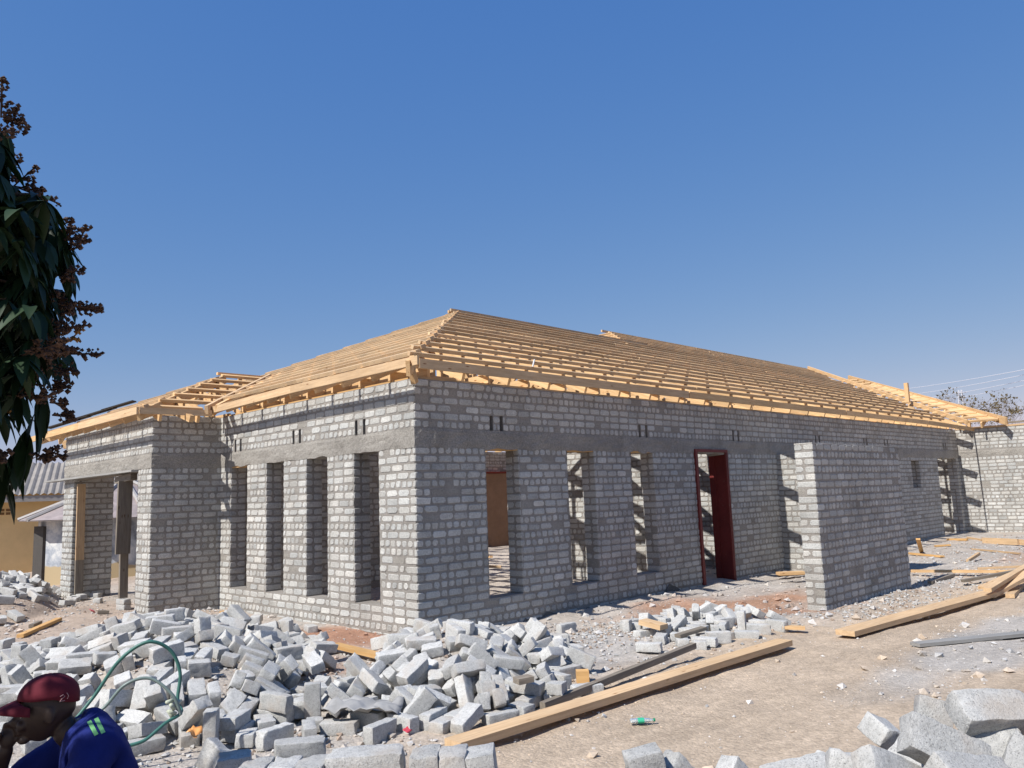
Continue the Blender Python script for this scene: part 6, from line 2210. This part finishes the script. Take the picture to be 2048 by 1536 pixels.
vis = mb.build('visor', M_cap, man, True); vis.matrix_parent_inverse = man_inv; md = vis.modifiers.new('t', 'SOLIDIFY'); md.thickness = .004
# small pale stitched mark on the side of the cap
mb = MB()
def onc(a, z):   # point just outside the near side of the dome
    x = -.055+a; q = z-.045; y = .0865*math.sqrt(max(0, 1-(x/.108)**2-(q/.087)**2))+.002; w_ = PC+Fp*x+Lp*y; return Vector((w_.x, w_.y, PC.z+z))
mb.tube([onc(.012, .052), onc(.002, .056), onc(-.004, .050), onc(.008, .040), onc(.012, .034), onc(-.004, .034)], .0014, 5)
mb.tube([onc(-.010, .060), onc(-.016, .048), onc(-.012, .038)], .0014, 5)
o = mb.build('cap_mark', m_plain('pale_thread', (.45, .28, .28)), man); o.matrix_parent_inverse = man_inv
# lime tapes: two on the near shoulder, cuffs
from mathutils.bvhtree import BVHTree
bpy.context.view_layer.update()
jo = [c_ for c_ in man.children if c_.name.startswith('jacket')][0]
dg = bpy.context.evaluated_depsgraph_get(); dg.update(); je = jo.evaluated_get(dg); jm = je.to_mesh(); bv = BVHTree.FromPolygons([jo.matrix_world @ v.co for v in jm.vertices], [tuple(p.vertices) for p in jm.polygons]); je.to_mesh_clear()
def tape(u0, v0, u1, v1, wpx, name):
    vs = []; n_ = 8
    for i in range(n_+1):
        t = i/n_; u = u0+(u1-u0)*t; v = v0+(v1-v0)*t; l_ = hypot(u1-u0, v1-v0); nu, nv = -(v1-v0)/l_*wpx/2, (u1-u0)/l_*wpx/2
        for s_ in (-1, 0, 1):
            d = ray(u+nu*s_, v+nv*s_).normalized(); h = bv.ray_cast(EYE, d)
            if h[0] is None: print('MISS', u, v); return None
            vs.append(tuple(h[0]-d*.004))
    mb = MB(); mb.add(vs, [(i*3+j, (i+1)*3+j, (i+1)*3+j+1, i*3+j+1) for i in range(n_) for j in range(2)])
    o = mb.build(name, M_green, man, True); o.matrix_parent_inverse = man_inv; return o
# the tapes are sewn on at measured places of the sleeve seam
print('TAPE', tape(192, 1436, 207, 1466, 9, 'shoulder_tape'), tape(178, 1442, 193, 1470, 9, 'shoulder_tape'))
# seat: bricks he sits on
for i in range(3):
    for k in range(2):
        p = B(-.17, -.06+.12*k, 0); put_brick(0, (p.x, p.y, .06+.075*i-.0), quat(Fp+Lp*random.uniform(-.05, .05), Lp), 'brick of the low stack the man sits on', 'bricks under the seated man')

# ------------------------------------------------------------------ far right: bush, pylon, wires
bush = empty('thorn_bush', (0, 0, 0)); tag(bush, 'sparse leafless treetop showing above the wing wall at the right edge', 'tree')
bc = atd(2010, 900, 48); tk = MB(); lv = MB(); rr_ = random.Random(4)
def twig(p, d, ln, r, lev):
    q = p+d*ln; tk.tube([p, (p+q)/2+Vector((rr_.uniform(-1, 1), rr_.uniform(-1, 1), 0))*ln*.06, q], r, 5, taper=r*.5, cap=False)
    if lev == 0:
        if rr_.random() < .22:
            for _ in range(rr_.randint(2, 5)):
                c = q+Vector((rr_.uniform(-1, 1), rr_.uniform(-1, 1), rr_.uniform(-1, 1)))*.16; s_ = rr_.uniform(.04, .10)
                lv.add([tuple(c+Vector((rr_.uniform(-1, 1), rr_.uniform(-1, 1), rr_.uniform(-1, 1)))*s_) for _ in range(4)], [(0, 1, 2), (0, 2, 3), (0, 3, 1)])
        return
    for _ in range(3 if lev > 1 else 4):
        dd = (d+Vector((rr_.uniform(-1, 1), rr_.uniform(-1, 1), rr_.uniform(-.3, .7)))*.62).normalized(); twig(q, dd, ln*rr_.uniform(.6, .82), r*.55, lev-1)
for k in range(4):
    b0 = Vector((bc.x+rr_.uniform(-2, 2)*.8+(.8*k-1.4)*R3.x, bc.y+(.8*k-1.4)*R3.y, -.2)); twig(b0, (Z3+R3*rr_.uniform(-.25, .25)).normalized(), 2.2, .035, 5)
tk.build('branches', m_plain('grey_twig', (.16, .12, .10)), bush); lv.build('leaves', m_plain('dry_leaf', (.13, .10, .05)), bush)
py = empty('power_pylon', (0, 0, 0)); tag(py, 'thin lattice pylon far away above the roof end', 'pylon')
pp = atd(1920, 780, 330); bz = -2; pt = pp.z; mb = MB()
for sx_, sy_ in ((-1, -1), (1, -1), (1, 1), (-1, 1)): mb.tube([(pp.x+sx_*3, pp.y+sy_*3, bz), (pp.x+sx_*.5, pp.y+sy_*.5, pt)], .22, 4, taper=.14)
for k in range(14):
    t0, t1 = k/14, (k+1)/14; z0_, z1_ = bz+(pt-bz)*t0, bz+(pt-bz)*t1; w0, w1 = 3-2.5*t0, 3-2.5*t1
    for s_ in (1, -1): mb.tube([(pp.x-w0*s_, pp.y-w0, z0_), (pp.x+w1*s_, pp.y-w1, z1_)], .12, 4)
for z_ in (pt-1, pt-6, pt-11): q = R3*2.6; mb.tube([Vector((pp.x, pp.y, z_))-q, Vector((pp.x, pp.y, z_))+q], .16, 4)
mb.build('lattice', m_plain('galvanised_steel', (.62, .62, .64), .6, .4), py)
for k, (u0, v0, u1, v1) in enumerate(((1790, 772, 2048, 736), (1825, 782, 2048, 745), (1850, 790, 2048, 756), (1865, 796, 2048, 766))):
    a = atd(u0-120, v0+14, 420); b = atd(u1+60, v1-8, 150); mb = MB(); pts = [a.lerp(b, t/12)+Vector((0, 0, -3.5*4*(t/12)*(1-t/12)*.5)) for t in range(13)]
    mb.tube(pts, .055, 4); o = mb.build('power_line', m_plain('bright_wire', (.75, .75, .78), .4, .5)); tag(o, ('topmost', 'second', 'third', 'lowest')[k]+' pale overhead wire crossing the sky at the right', 'wire', 'overhead wires')
